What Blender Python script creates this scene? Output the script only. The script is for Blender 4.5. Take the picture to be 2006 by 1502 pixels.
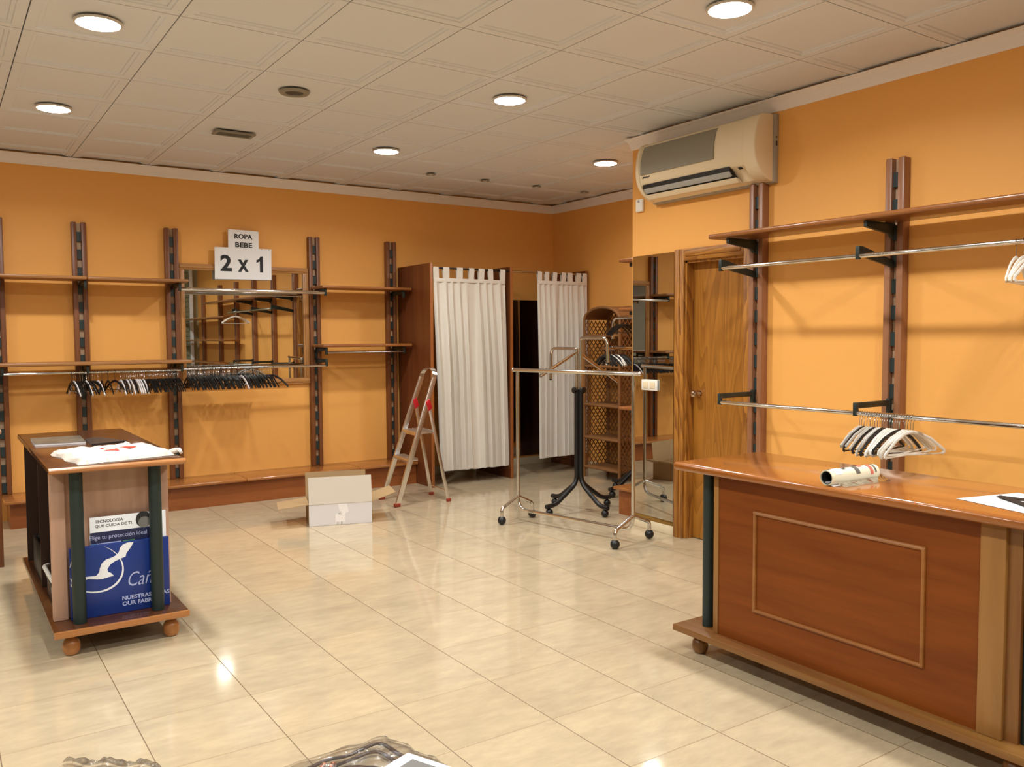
import bpy, bmesh, math, random
from mathutils import Vector, Matrix
random.seed(7)
PI = math.pi
S = bpy.context.scene
C = S.collection
for o in list(bpy.data.objects): bpy.data.objects.remove(o)

# ------------------------------------------------------------ camera, world, exposure, lamps
CAM_H = 1.495
cam = bpy.data.cameras.new('camera'); co = bpy.data.objects.new('camera', cam); C.objects.link(co)
cam.sensor_width = 36.0; cam.sensor_fit = 'HORIZONTAL'; cam.lens = 36.0 * 1668.2133 / 2006.0
cam.clip_start = 0.05; cam.clip_end = 60
yaw, pitch, roll = 0.9737, -0.0557, -0.0054
fw = Vector((math.cos(yaw)*math.cos(pitch), math.sin(yaw)*math.cos(pitch), math.sin(pitch)))
rt = Vector((math.sin(yaw), -math.cos(yaw), 0)); up = rt.cross(fw)
r2 = rt*math.cos(roll) + up*math.sin(roll); u2 = -rt*math.sin(roll) + up*math.cos(roll)
M = Matrix((r2, u2, -fw)).transposed().to_4x4(); M.translation = Vector((0, 0, CAM_H))
co.matrix_world = M
S.camera = co
S.view_settings.view_transform = 'Standard'; S.view_settings.look = 'None'
S.view_settings.exposure = 0.0; S.view_settings.gamma = 1.0
try: S.view_settings.use_curve_mapping = False
except Exception: pass
w = bpy.data.worlds.new('world'); S.world = w; w.use_nodes = True
w.node_tree.nodes['Background'].inputs[0].default_value = (0.9, 0.75, 0.6, 1)
w.node_tree.nodes['Background'].inputs[1].default_value = 0.02
CEIL = 3.01
LAMP_COL = (0.96, 1.0, 0.98)
LAMP_W = 24.0
LAMPS = [(0.716, 4.573), (0.716, 6.40), (3.122, 6.40), (3.122, 4.60), (4.95, 5.80), (3.122, 2.773),
         (0.716, 2.773), (0.716, 0.95), (3.122, 0.95), (0.716, -0.9), (3.122, -0.9), (-1.7, 6.4), (-1.7, 4.57), (-1.7, 2.77), (-1.7, 0.95)]  # lamps on this line are added out of view to light the foreground
for i, (x, y) in enumerate(LAMPS):
    l = bpy.data.lights.new('downlight_lamp', 'AREA'); l.shape = 'DISK'; l.size = 0.165
    l.energy = LAMP_W*(0.6 if i == 4 else 1.0); l.color = LAMP_COL; l.spread = math.radians(156)
    lo = bpy.data.objects.new('downlight_lamp', l); C.objects.link(lo); lo.location = (x, y, CEIL-0.026)

# ------------------------------------------------------------ helpers
def lin(h):
    h = h.lstrip('#'); v = [int(h[i:i+2], 16)/255 for i in (0, 2, 4)]
    return tuple(((c/12.92) if c <= 0.04045 else ((c+0.055)/1.055)**2.4) for c in v) + (1,)
MATS = {}
def newmat(name):
    m = bpy.data.materials.new(name); m.use_nodes = True
    nt = m.node_tree; b = nt.nodes['Principled BSDF']; MATS[name] = m
    return m, nt, b
def flat(name, col, rough=0.5, metal=0, spec=0.5, bump=0, bscale=60, vary=0.0, coat=0, trans=0, alpha=1, ior=None, vscale=6):
    m, nt, b = newmat(name); N = nt.nodes; L = nt.links
    c = lin(col) if isinstance(col, str) else tuple(col)+(1,)
    b.inputs['Base Color'].default_value = c; b.inputs['Roughness'].default_value = rough
    b.inputs['Metallic'].default_value = metal; b.inputs['Specular IOR Level'].default_value = spec
    b.inputs['Coat Weight'].default_value = coat; b.inputs['Coat Roughness'].default_value = 0.08
    b.inputs['Transmission Weight'].default_value = trans; b.inputs['Alpha'].default_value = alpha
    if ior: b.inputs['IOR'].default_value = ior
    tc = N.new('ShaderNodeTexCoord')
    if vary or bump:
        n = N.new('ShaderNodeTexNoise'); n.inputs['Scale'].default_value = bscale; n.inputs['Detail'].default_value = 4
        L.new(tc.outputs['Object'], n.inputs['Vector'])
    if bump:
        bp = N.new('ShaderNodeBump'); bp.inputs['Strength'].default_value = bump; bp.inputs['Distance'].default_value = 0.002
        L.new(n.outputs['Fac'], bp.inputs['Height']); L.new(bp.outputs['Normal'], b.inputs['Normal'])
    if vary:
        n2 = N.new('ShaderNodeTexNoise'); n2.inputs['Scale'].default_value = vscale; n2.inputs['Detail'].default_value = 3
        L.new(tc.outputs['Object'], n2.inputs['Vector'])
        mr = N.new('ShaderNodeMapRange'); mr.inputs['To Min'].default_value = 1-vary; mr.inputs['To Max'].default_value = 1+vary
        L.new(n2.outputs['Fac'], mr.inputs['Value'])
        mx = N.new('ShaderNodeVectorMath'); mx.operation = 'SCALE'; mx.inputs[0].default_value = c[:3]
        L.new(mr.outputs['Result'], mx.inputs['Scale']); L.new(mx.outputs['Vector'], b.inputs['Base Color'])
    return m
def wood(name, c1, c2, axis='Z', scale=14, rough=0.35, stretch=14, knots=0.0, coat=0.0, wave=0.0, bump=0.05):
    m, nt, b = newmat(name); N = nt.nodes; L = nt.links
    tc = N.new('ShaderNodeTexCoord'); mp = N.new('ShaderNodeMapping')
    s = [1, 1, 1]; s['XYZ'.index(axis)] = 1/stretch; mp.inputs['Scale'].default_value = s
    L.new(tc.outputs['Object'], mp.inputs['Vector'])
    n = N.new('ShaderNodeTexNoise'); n.inputs['Scale'].default_value = scale; n.inputs['Detail'].default_value = 6
    n.inputs['Roughness'].default_value = 0.62; n.inputs['Distortion'].default_value = 0.3
    L.new(mp.outputs['Vector'], n.inputs['Vector'])
    fac = n.outputs['Fac']
    if wave:
        n3 = N.new('ShaderNodeTexNoise'); n3.inputs['Scale'].default_value = 5.0; n3.inputs['Detail'].default_value = 1
        mp2 = N.new('ShaderNodeMapping'); s2 = [1, 1, 1]; s2['XYZ'.index(axis)] = 0.10; mp2.inputs['Scale'].default_value = s2
        L.new(tc.outputs['Object'], mp2.inputs['Vector']); L.new(mp2.outputs['Vector'], n3.inputs['Vector'])
        mm = N.new('ShaderNodeMath'); mm.operation = 'MULTIPLY'; mm.inputs[1].default_value = 17
        L.new(n3.outputs['Fac'], mm.inputs[0])
        fr = N.new('ShaderNodeMath'); fr.operation = 'FRACT'; L.new(mm.outputs[0], fr.inputs[0])
        mx0 = N.new('ShaderNodeMix'); mx0.data_type = 'FLOAT'; mx0.inputs[0].default_value = wave
        L.new(fac, mx0.inputs[2]); L.new(fr.outputs[0], mx0.inputs[3]); fac = mx0.outputs[0]
    cr = N.new('ShaderNodeValToRGB')
    cr.color_ramp.elements[0].position = 0.30; cr.color_ramp.elements[0].color = lin(c1)
    cr.color_ramp.elements[1].position = 0.68; cr.color_ramp.elements[1].color = lin(c2)
    L.new(fac, cr.inputs['Fac']); col = cr.outputs['Color']
    if knots:
        vo = N.new('ShaderNodeTexVoronoi'); vo.inputs['Scale'].default_value = 3.2
        mp3 = N.new('ShaderNodeMapping'); s3 = [1, 1, 1]; s3['XYZ'.index(axis)] = 0.55; mp3.inputs['Scale'].default_value = s3
        L.new(tc.outputs['Object'], mp3.inputs['Vector']); L.new(mp3.outputs['Vector'], vo.inputs['Vector'])
        r = N.new('ShaderNodeValToRGB'); r.color_ramp.elements[0].position = 0.0; r.color_ramp.elements[1].position = 0.10
        r.color_ramp.elements[0].color = (knots, knots, knots, 1); r.color_ramp.elements[1].color = (0, 0, 0, 1)
        L.new(vo.outputs['Distance'], r.inputs['Fac'])
        mk = N.new('ShaderNodeMix'); mk.data_type = 'RGBA'; L.new(r.outputs['Color'], mk.inputs[0])
        L.new(col, mk.inputs[6]); mk.inputs[7].default_value = lin('#4a2410'); col = mk.outputs[2]
    L.new(col, b.inputs['Base Color'])
    b.inputs['Roughness'].default_value = rough; b.inputs['Coat Weight'].default_value = coat
    b.inputs['Coat Roughness'].default_value = 0.1
    bp = N.new('ShaderNodeBump'); bp.inputs['Strength'].default_value = bump; bp.inputs['Distance'].default_value = 0.001
    L.new(n.outputs['Fac'], bp.inputs['Height']); L.new(bp.outputs['Normal'], b.inputs['Normal'])
    return m

class MB:
    def __init__(s): s.v = []; s.f = []
    def add(s, vs, fs):
        k = len(s.v); s.v += [tuple(v) for v in vs]; s.f += [tuple(i+k for i in f) for f in fs]; return s
    def box(s, x0, x1, y0, y1, z0, z1):
        x0, x1 = min(x0, x1), max(x0, x1); y0, y1 = min(y0, y1), max(y0, y1); z0, z1 = min(z0, z1), max(z0, z1)
        return s.add([(x0,y0,z0),(x1,y0,z0),(x1,y1,z0),(x0,y1,z0),(x0,y0,z1),(x1,y0,z1),(x1,y1,z1),(x0,y1,z1)],
                     [(0,3,2,1),(4,5,6,7),(0,1,5,4),(1,2,6,5),(2,3,7,6),(3,0,4,7)])
    def obox(s, c, ax, ay, az):   # centre and three half-axis vectors
        c, ax, ay, az = map(Vector, (c, ax, ay, az)); vs = []
        for dz in (-1, 1):
            for dx, dy in ((-1,-1),(1,-1),(1,1),(-1,1)): vs.append(c+ax*dx+ay*dy+az*dz)
        return s.add(vs, [(0,3,2,1),(4,5,6,7),(0,1,5,4),(1,2,6,5),(2,3,7,6),(3,0,4,7)])
    def bar(s, a, b, w, t, upv=(0,0,1)):   # rectangular bar from a to b
        a, b = Vector(a), Vector(b); d = (b-a); u = Vector(upv); sx = d.cross(u).normalized(); sy = sx.cross(d).normalized()
        return s.obox((a+b)/2, d/2, sx*w/2, sy*t/2)
    def tube(s, pts, r, n=10, cap=True, ry=None, upv=None):
        pts = [Vector(p) for p in pts]; rings = []
        rs = r if isinstance(r, (list, tuple)) else [r]*len(pts)
        prev = None
        for i, p in enumerate(pts):
            if i == 0: d = pts[1]-pts[0]
            elif i == len(pts)-1: d = pts[-1]-pts[-2]
            else: d = (pts[i+1]-p).normalized() + (p-pts[i-1]).normalized()
            d.normalize()
            if prev is None:
                u = Vector(upv) if upv else (Vector((0,0,1)) if abs(d.z) < 0.9 else Vector((1,0,0)))
            else: u = prev
            sx = d.cross(u).normalized(); u = sx.cross(d).normalized(); prev = u
            rr = rs[i]; k = (ry/rr if ry else 1)
            rings.append([p + sx*rr*math.cos(2*PI*j/n) + u*rr*k*math.sin(2*PI*j/n) for j in range(n)])
        vs = [v for rg in rings for v in rg]; fs = []
        for i in range(len(pts)-1):
            for j in range(n):
                a = i*n+j; b = i*n+(j+1) % n; fs.append((a, b, b+n, a+n))
        if cap: fs += [tuple(range(n-1, -1, -1)), tuple(range((len(pts)-1)*n, len(pts)*n))]
        return s.add(vs, fs)
    def lathe(s, prof, c=(0,0,0), n=24):   # prof: (r, z) bottom to top
        c = Vector(c); vs = []; fs = []
        for r, z in prof:
            for j in range(n): vs.append(c+Vector((r*math.cos(2*PI*j/n), r*math.sin(2*PI*j/n), z)))
        for i in range(len(prof)-1):
            for j in range(n):
                a = i*n+j; b = i*n+(j+1) % n; fs.append((a, b, b+n, a+n))
        fs += [tuple(range(n-1, -1, -1)), tuple(range((len(prof)-1)*n, len(prof)*n))]
        return s.add(vs, fs)
    def ball(s, c, r, n=14, m=8, sz=1):
        return s.lathe([(max(r*math.sin(PI*i/m), 1e-4), -r*sz*math.cos(PI*i/m)) for i in range(m+1)], c, n)
    def prism(s, poly, org, ux, uy, ext):   # polygon in plane (ux,uy) extruded by ext
        o, ux, uy, ext = map(Vector, (org, ux, uy, ext)); n = len(poly)
        vs = [o+ux*a+uy*b for a, b in poly]; vs += [v+ext for v in vs]
        fs = [tuple(range(n-1, -1, -1)), tuple(range(n, 2*n))] + [(i, (i+1) % n, (i+1) % n+n, i+n) for i in range(n)]
        return s.add(vs, fs)
    def grid(s, fn, nu, nv):
        vs = [fn(i/nu, j/nv) for j in range(nv+1) for i in range(nu+1)]
        fs = [(j*(nu+1)+i, j*(nu+1)+i+1, (j+1)*(nu+1)+i+1, (j+1)*(nu+1)+i) for j in range(nv) for i in range(nu)]
        return s.add(vs, fs)
    def shell(s, fn, nu, nv, th):
        k = len(s.v); th = Vector(th); s.grid(fn, nu, nv); m = (nu+1)*(nv+1); s.add([Vector(v)+th for v in s.v[k:k+m]], [tuple(reversed([i-k for i in f])) for f in s.f[-nu*nv:]])
        rim = [i for i in range(nu+1)]+[(j+1)*(nu+1)-1 for j in range(1, nv+1)]+[nv*(nu+1)+i for i in range(nu-1, -1, -1)]+[j*(nu+1) for j in range(nv-1, 0, -1)]
        for a, b in zip(rim, rim[1:]+rim[:1]): s.f.append((k+a, k+a+m, k+b+m, k+b))
        return s
    def build(s, name, mat, parent=None, bevel=0, smooth=False, off=(0,0,0), seg=2, solid=0):
        me = bpy.data.meshes.new(name); me.from_pydata([tuple(Vector(v)-Vector(off)) for v in s.v], [], s.f)
        bm = bmesh.new(); bm.from_mesh(me)
        if solid:
            bmesh.ops.solidify(bm, geom=bm.faces[:], thickness=solid)
        bmesh.ops.recalc_face_normals(bm, faces=bm.faces[:])
        if bevel:
            es = [e for e in bm.edges if len(e.link_faces) == 2 and e.calc_face_angle(0) > 0.6]
            bmesh.ops.bevel(bm, geom=es, offset=bevel, segments=seg, affect='EDGES', profile=0.5, clamp_overlap=True)
        bm.to_mesh(me); bm.free()
        if smooth or bevel:
            for p in me.polygons: p.use_smooth = True
            try: me.set_sharp_from_angle(angle=math.radians(35))
            except Exception: pass
        if isinstance(mat, str): mat = MATS[mat]
        me.materials.append(mat)
        o = bpy.data.objects.new(name, me); C.objects.link(o)
        if parent: o.parent = parent
        return o
def tag(o, label=None, cat=None, group=None, kind=None):
    if label: o['label'] = label
    if cat: o['category'] = cat
    if group: o['group'] = group
    if kind: o['kind'] = kind
    return o
def thing(name, label, cat, loc=(0,0,0), rot=0, group=None):
    o = bpy.data.objects.new(name, None); C.objects.link(o); o.location = loc; o.rotation_euler = (0, 0, rot)
    o.empty_display_size = 0.1
    return tag(o, label, cat, group)
def struct(name, mb, mat, parent=None, **k):
    o = mb.build(name, mat, parent, **k)
    if parent is None: o['kind'] = 'structure'
    return o
def dup(root, loc=None, rotz=None, label=None, group=None):
    def cp(o, par):
        c = o.copy(); C.objects.link(c)
        if par: c.parent = par
        for ch in list(o.children): cp(ch, c)
        return c
    r = cp(root, None)
    if loc is not None: r.location = loc
    if rotz is not None: r.rotation_euler = (0, 0, rotz)
    if label: r['label'] = label
    if group: r['group'] = group
    return r
def arc(c, r, a0, a1, n, ux, uy):
    c, ux, uy = Vector(c), Vector(ux), Vector(uy)
    return [c+ux*r*math.cos(a0+(a1-a0)*i/n)+uy*r*math.sin(a0+(a1-a0)*i/n) for i in range(n+1)]
def rounded(pts, r, n=6):   # polyline with rounded corners
    P = [Vector(p) for p in pts]; out = [P[0]]
    for i in range(1, len(P)-1):
        a, b, c = P[i-1], P[i], P[i+1]; d1 = (a-b); d2 = (c-b); k = min(r, d1.length*0.49, d2.length*0.49)
        p1 = b+d1.normalized()*k; p2 = b+d2.normalized()*k
        for j in range(n+1):
            t = j/n; out.append(p1*(1-t)**2+b*2*t*(1-t)+p2*t*t)
    out.append(P[-1]); return out
def text(s, name, mat, origin, ux, uy, w, h, parent=None, off=(0,0,0), bold=0.0, shear=0.0, depth=0.0004):
    """flat lettering, scaled to fill w by h; ux, uy unit directions"""
    cu = bpy.data.curves.new('lettering', 'FONT'); cu.body = s; cu.offset = bold; cu.shear = shear; cu.resolution_u = 3
    to = bpy.data.objects.new('lettering', cu); C.objects.link(to)
    dg = bpy.context.evaluated_depsgraph_get(); me = bpy.data.meshes.new_from_object(to.evaluated_get(dg))
    bpy.data.objects.remove(to)
    xs = [v.co.x for v in me.vertices]; ys = [v.co.y for v in me.vertices]
    x0, x1, y0, y1 = min(xs), max(xs), min(ys), max(ys)
    o = Vector(origin)-Vector(off); ux, uy = Vector(ux), Vector(uy); nrm = ux.cross(uy)*depth
    for v in me.vertices:
        v.co = o+ux*((v.co.x-x0)/(x1-x0)*w)+uy*((v.co.y-y0)/(y1-y0)*h)+nrm
    me.materials.clear(); me.materials.append(MATS[mat])
    ob = bpy.data.objects.new(name, me); C.objects.link(ob)
    if parent: ob.parent = parent
    return ob

# ------------------------------------------------------------ materials
def wall_mat(name, col):
    return flat(name, col, rough=0.55, spec=0.3, bump=0.25, bscale=220, vary=0.03, vscale=1.5)
wall_mat('orange_paint', (0.83, 0.40, 0.10))
wall_mat('pale_paint', (0.40, 0.38, 0.25))
wall_mat('unseen_wall_darkened', (0.26, 0.22, 0.17))  # unseen left wall, coloured dark to dim chrome reflections and orange bounce
flat('ceiling_tile', '#dcdcdf', rough=0.7, spec=0.2, vary=0.02, vscale=1)
flat('cornice_plaster', '#efe6e0', rough=0.6, spec=0.25)
flat('shutter_slats', '#8b8c6f', rough=0.5)
def floor_mat():
    m, nt, b = newmat('floor_tiles'); N = nt.nodes; L = nt.links
    def math_(op, a, b_=None, c=None):
        n = N.new('ShaderNodeMath'); n.operation = op
        for i, v in enumerate((a, b_, c)):
            if v is None: continue
            if isinstance(v, (int, float)): n.inputs[i].default_value = v
            else: L.new(v, n.inputs[i])
        return n.outputs[0]
    tc = N.new('ShaderNodeTexCoord'); sp = N.new('ShaderNodeSeparateXYZ'); L.new(tc.outputs['Object'], sp.inputs[0])
    T = 0.4504; u = math_('DIVIDE', math_('SUBTRACT', sp.outputs[0], 1.050), T); v = math_('DIVIDE', math_('SUBTRACT', sp.outputs[1], 3.053), T)
    iu = math_('FLOOR', u); iv = math_('FLOOR', v)
    fu = math_('ABSOLUTE', math_('SUBTRACT', math_('FRACT', u), 0.5)); fv = math_('ABSOLUTE', math_('SUBTRACT', math_('FRACT', v), 0.5))
    gu = math_('GREATER_THAN', fu, 0.5-0.0042); gv = math_('GREATER_THAN', fv, 0.5-0.0040)
    g = math_('MAXIMUM', gu, gv)
    cid = N.new('ShaderNodeCombineXYZ'); L.new(iu, cid.inputs[0]); L.new(iv, cid.inputs[1])
    wn = N.new('ShaderNodeTexWhiteNoise'); wn.noise_dimensions = '3D'; L.new(cid.outputs[0], wn.inputs['Vector'])
    # veined marble-like print, streaks at a different angle in each tile
    mp = N.new('ShaderNodeMapping'); mp.inputs['Rotation'].default_value = (0, 0, 0.7); mp.inputs['Scale'].default_value = (4.5, 13, 1)
    sh = N.new('ShaderNodeVectorMath'); sh.operation = 'ADD'; sc = N.new('ShaderNodeVectorMath'); sc.operation = 'SCALE'; sc.inputs['Scale'].default_value = 9
    L.new(wn.outputs['Color'], sc.inputs[0]); L.new(tc.outputs['Object'], sh.inputs[0]); L.new(sc.outputs['Vector'], sh.inputs[1])
    L.new(sh.outputs['Vector'], mp.inputs['Vector'])
    n1 = N.new('ShaderNodeTexNoise'); n1.inputs['Scale'].default_value = 1.6; n1.inputs['Detail'].default_value = 9; n1.inputs['Roughness'].default_value = 0.66
    L.new(mp.outputs['Vector'], n1.inputs['Vector'])
    n2 = N.new('ShaderNodeTexNoise'); n2.inputs['Scale'].default_value = 3.5; n2.inputs['Detail'].default_value = 4; L.new(sh.outputs['Vector'], n2.inputs['Vector'])
    cr = N.new('ShaderNodeValToRGB'); e = cr.color_ramp.elements
    e[0].position = 0.20; e[0].color = lin('#a29078'); e[1].position = 0.66; e[1].color = lin('#c3b090')
    mixf = math_('MULTIPLY_ADD', n1.outputs['Fac'], 0.6, math_('MULTIPLY', n2.outputs['Fac'], 0.4)); L.new(mixf, cr.inputs['Fac'])
    hv = N.new('ShaderNodeMapRange'); hv.inputs['To Min'].default_value = 0.95; hv.inputs['To Max'].default_value = 1.02; L.new(wn.outputs['Value'], hv.inputs['Value'])
    s1 = N.new('ShaderNodeVectorMath'); s1.operation = 'SCALE'; L.new(cr.outputs['Color'], s1.inputs[0]); L.new(hv.outputs[0], s1.inputs['Scale'])
    mg = N.new('ShaderNodeMix'); mg.data_type = 'RGBA'; L.new(g, mg.inputs[0]); L.new(s1.outputs['Vector'], mg.inputs[6])
    mgc = N.new('ShaderNodeMix'); mgc.data_type = 'RGBA'; L.new(gu, mgc.inputs[0]); mgc.inputs[6].default_value = lin('#8a7350'); mgc.inputs[7].default_value = lin('#6b5438')
    L.new(mgc.outputs[2], mg.inputs[7])
    L.new(mg.outputs[2], b.inputs['Base Color'])
    ro = N.new('ShaderNodeMapRange'); ro.inputs['To Min'].default_value = 0.055; ro.inputs['To Max'].default_value = 0.12; L.new(n2.outputs['Fac'], ro.inputs['Value'])
    rg = math_('MAXIMUM', ro.outputs[0], math_('MULTIPLY', g, 0.6)); L.new(rg, b.inputs['Roughness'])
    b.inputs['Specular IOR Level'].default_value = 0.55
    # each tile lies a hair out of level
    geo = N.new('ShaderNodeNewGeometry'); sb = N.new('ShaderNodeVectorMath'); sb.operation = 'SUBTRACT'; sb.inputs[1].default_value = (0.5, 0.5, 0.5); L.new(wn.outputs['Color'], sb.inputs[0])
    s2 = N.new('ShaderNodeVectorMath'); s2.operation = 'MULTIPLY'; s2.inputs[1].default_value = (0.008, 0.008, 0); L.new(sb.outputs['Vector'], s2.inputs[0])
    ad = N.new('ShaderNodeVectorMath'); ad.operation = 'ADD'; L.new(geo.outputs['Normal'], ad.inputs[0]); L.new(s2.outputs['Vector'], ad.inputs[1])
    bp = N.new('ShaderNodeBump'); bp.inputs['Strength'].default_value = 0.06; bp.inputs['Distance'].default_value = 0.001
    L.new(n1.outputs['Fac'], bp.inputs['Height']); nm = N.new('ShaderNodeVectorMath'); nm.operation = 'NORMALIZE'; L.new(ad.outputs['Vector'], nm.inputs[0]); L.new(nm.outputs['Vector'], bp.inputs['Normal'])
    L.new(bp.outputs['Normal'], b.inputs['Normal'])
    return m
floor_mat()
flat('baseboard_tile', '#dccbab', rough=0.25, vary=0.05)
wood('cherry_z', '#6e3b1a', '#89602c', 'Z', 16, 0.33, coat=0.15)
wood('cherry_x', '#6e3b1a', '#8b622d', 'X', 16, 0.33, coat=0.15)
wood('cherry_y', '#6e3b1a', '#8b622d', 'Y', 16, 0.33, coat=0.15)
wood('counter_top_wood', '#8d5020', '#a3622a', 'Y', 13, 0.16, coat=0.55)
wood('counter_panel_wood', '#6c3409', '#834312', 'Y', 15, 0.42, coat=0)
MATS['counter_panel_wood'].node_tree.nodes['Principled BSDF'].inputs['Specular IOR Level'].default_value = 0.25
wood('counter_trim_wood', '#86501f', '#a0662e', 'Y', 15, 0.3, coat=0.2)
wood('counter_post_wood', '#8d602f', '#a0713b', 'Z', 15, 0.35, coat=0.15)
wood('table_panel_wood', '#b48c74', '#c79e86', 'Z', 18, 0.4)
wood('table_top_wood', '#40210e', '#572f16', 'Y', 12, 0.22, coat=0.4)
wood('table_edge_wood', '#a06636', '#bb7d46', 'X', 15, 0.3, coat=0.3)
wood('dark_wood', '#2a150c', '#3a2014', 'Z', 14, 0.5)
wood('upright_wood', '#68391a', '#844f2b', 'Z', 18, 0.4)
wood('upright_wood_pink', '#86573a', '#a06e4e', 'Z', 18, 0.35)
wood('shelf_pine_x', '#85552e', '#a37040', 'X', 16, 0.35, knots=0.55)
wood('shelf_pine_y', '#78451f', '#935b2c', 'Y', 16, 0.28, knots=0.6, coat=0.3)
wood('shelf_red_x', '#834a22', '#a06533', 'X', 16, 0.35)
wood('frame_oak_x', '#9a6634', '#c08a50', 'X', 20, 0.4)
wood('frame_oak_z', '#9a6634', '#c08a50', 'Z', 20, 0.4)
wood('door_oak', '#8a561a', '#a86e26', 'Z', 34, 0.38, wave=0.30, stretch=16)
wood('door_frame_oak', '#7c4a1c', '#b5792f', 'Z', 46, 0.4, stretch=9, wave=0.3)
wood('door_frame_oak_y', '#7c4a1c', '#b5792f', 'Y', 46, 0.4, stretch=9, wave=0.3)
wood('booth_panel_wood', '#5c2c12', '#74401f', 'Z', 14, 0.4)
wood('booth_edge_wood', '#8a4c22', '#a4622f', 'Z', 14, 0.35)
wood('plinth_wood', '#7d421d', '#97562a', 'X', 14, 0.3, coat=0.2)
wood('bench_top_wood', '#8e5426', '#a86c38', 'X', 14, 0.22, coat=0.35)
flat('slot_dark', '#23302f', rough=0.5)
flat('slot_light', '#b99878', rough=0.6)
flat('bracket_dark', '#1d2622', rough=0.45)
flat('green_tube', '#1c2b28', rough=0.45, bump=0.1)
flat('chrome', (0.72, 0.72, 0.72), rough=0.09, metal=1)
flat('brushed_chrome', (0.56, 0.54, 0.52), rough=0.2, metal=1)
flat('aluminium', (0.78, 0.76, 0.74), rough=0.28, metal=1)
flat('mirror_glass', (0.60, 0.60, 0.57), rough=0.01, metal=1)
flat('dark_mirror', (0.25, 0.22, 0.2), rough=0.02, metal=1)
flat('black_plastic', '#121212', rough=0.4)
flat('black_metal', '#101113', rough=0.35)
flat('red_plastic', '#b01420', rough=0.4)
flat('rust_red_plastic', '#8e3018', rough=0.5)
flat('white_plastic', '#ece6dc', rough=0.4)
flat('clear_plastic_body', '#e8e2da', rough=0.25, trans=0.35, ior=1.45)
flat('grey_plastic', '#a8a7a2', rough=0.4)
flat('ivory_plastic', '#e6d3b2', rough=0.42)
flat('grille_grey', '#8f8878', rough=0.7, bump=0.5, bscale=400)
flat('ac_dark', '#1c1712', rough=0.6)
flat('ac_side_grey', '#a39a8c', rough=0.5)
flat('curtain_cloth', '#ded6cb', rough=0.9, spec=0.1, bump=0.5, bscale=500)
flat('paper_white', '#f1f1f4', rough=0.6)
flat('ink_black', '#141318', rough=0.6)
flat('card_white', '#dcd6d6', rough=0.6, vary=0.02)
flat('card_kraft', '#a98a62', rough=0.75, vary=0.05)
flat('card_grey', '#cfc4b6', rough=0.7)
flat('tape_white', '#f0eae8', rough=0.3)
flat('poster_blue', '#1b3784', rough=0.35, vary=0.12, vscale=9)
flat('poster_navy', '#20264f', rough=0.4)
flat('poster_white', '#f4f6fb', rough=0.4)
flat('script_lilac', '#b9c2ec', rough=0.4)
flat('bar_green', '#5f9e63', rough=0.4)
flat('bar_blue', '#5e8fc4', rough=0.4)
flat('grey_hair', '#2b2b2c', rough=0.6)
flat('grey_skin', '#7e7d7a', rough=0.6)
flat('wicker', '#86592f', rough=0.7, bump=0.6, bscale=120, vary=0.1)
flat('bag_white', '#d9ccc0', rough=0.45, bump=0.4, bscale=30)
flat('red_print', '#d33a25', rough=0.5)
flat('magazine_gray', '#5e5a50', rough=0.3, vary=0.9, vscale=22)
flat('magazine_dark', '#26282b', rough=0.3)
flat('roll_paper', '#f3edd2', rough=0.35, vary=0.04)
flat('coral_print', '#e0786a', rough=0.4)
flat('grey_print', '#6d6a66', rough=0.4)
flat('brown_leather', '#331811', rough=0.3, vary=0.3, vscale=30)
flat('bronze', '#b06a48', rough=0.3, metal=0.6)
flat('brass_strip', '#8f6a2e', rough=0.35, metal=0.3)
flat('knob_metal', (0.60, 0.46, 0.34), rough=0.18, metal=1)
flat('lamp_ring', '#cfc9c0', rough=0.35)
flat('vent_grey', '#8c8577', rough=0.5)
flat('vent_slot', '#4a4238', rough=0.6)
def lens_mat():
    m, nt, b = newmat('lamp_lens'); b.inputs['Base Color'].default_value = (1, 1, 1, 1)
    b.inputs['Emission Color'].default_value = (1, 0.97, 0.93, 1); b.inputs['Emission Strength'].default_value = 72.0
lens_mat()
def film_mat():
    m, nt, b = newmat('clear_film'); N = nt.nodes; L = nt.links
    out = N['Material Output']; tr = N.new('ShaderNodeBsdfTransparent'); tr.inputs[0].default_value = (0.96, 0.95, 0.94, 1)
    gl = N.new('ShaderNodeBsdfGlossy'); gl.inputs['Roughness'].default_value = 0.12; df = N.new('ShaderNodeBsdfDiffuse'); df.inputs[0].default_value = (0.75, 0.7, 0.64, 1)
    fr = N.new('ShaderNodeFresnel'); fr.inputs[0].default_value = 1.5
    tc = N.new('ShaderNodeTexCoord'); n = N.new('ShaderNodeTexNoise'); n.inputs['Scale'].default_value = 28; n.inputs['Detail'].default_value = 3; n.inputs['Distortion'].default_value = 1.5
    L.new(tc.outputs['Object'], n.inputs['Vector']); bp = N.new('ShaderNodeBump'); bp.inputs['Strength'].default_value = 0.6; bp.inputs['Distance'].default_value = 0.006
    L.new(n.outputs['Fac'], bp.inputs['Height']); L.new(bp.outputs['Normal'], gl.inputs['Normal']); L.new(bp.outputs['Normal'], fr.inputs['Normal'])
    m1 = N.new('ShaderNodeMixShader'); m1.inputs[0].default_value = 0.04; L.new(tr.outputs[0], m1.inputs[1]); L.new(df.outputs[0], m1.inputs[2])
    m2 = N.new('ShaderNodeMixShader'); L.new(fr.outputs[0], m2.inputs[0]); L.new(m1.outputs[0], m2.inputs[1]); L.new(gl.outputs[0], m2.inputs[2])
    L.new(m2.outputs[0], out.inputs['Surface'])
film_mat()

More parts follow.
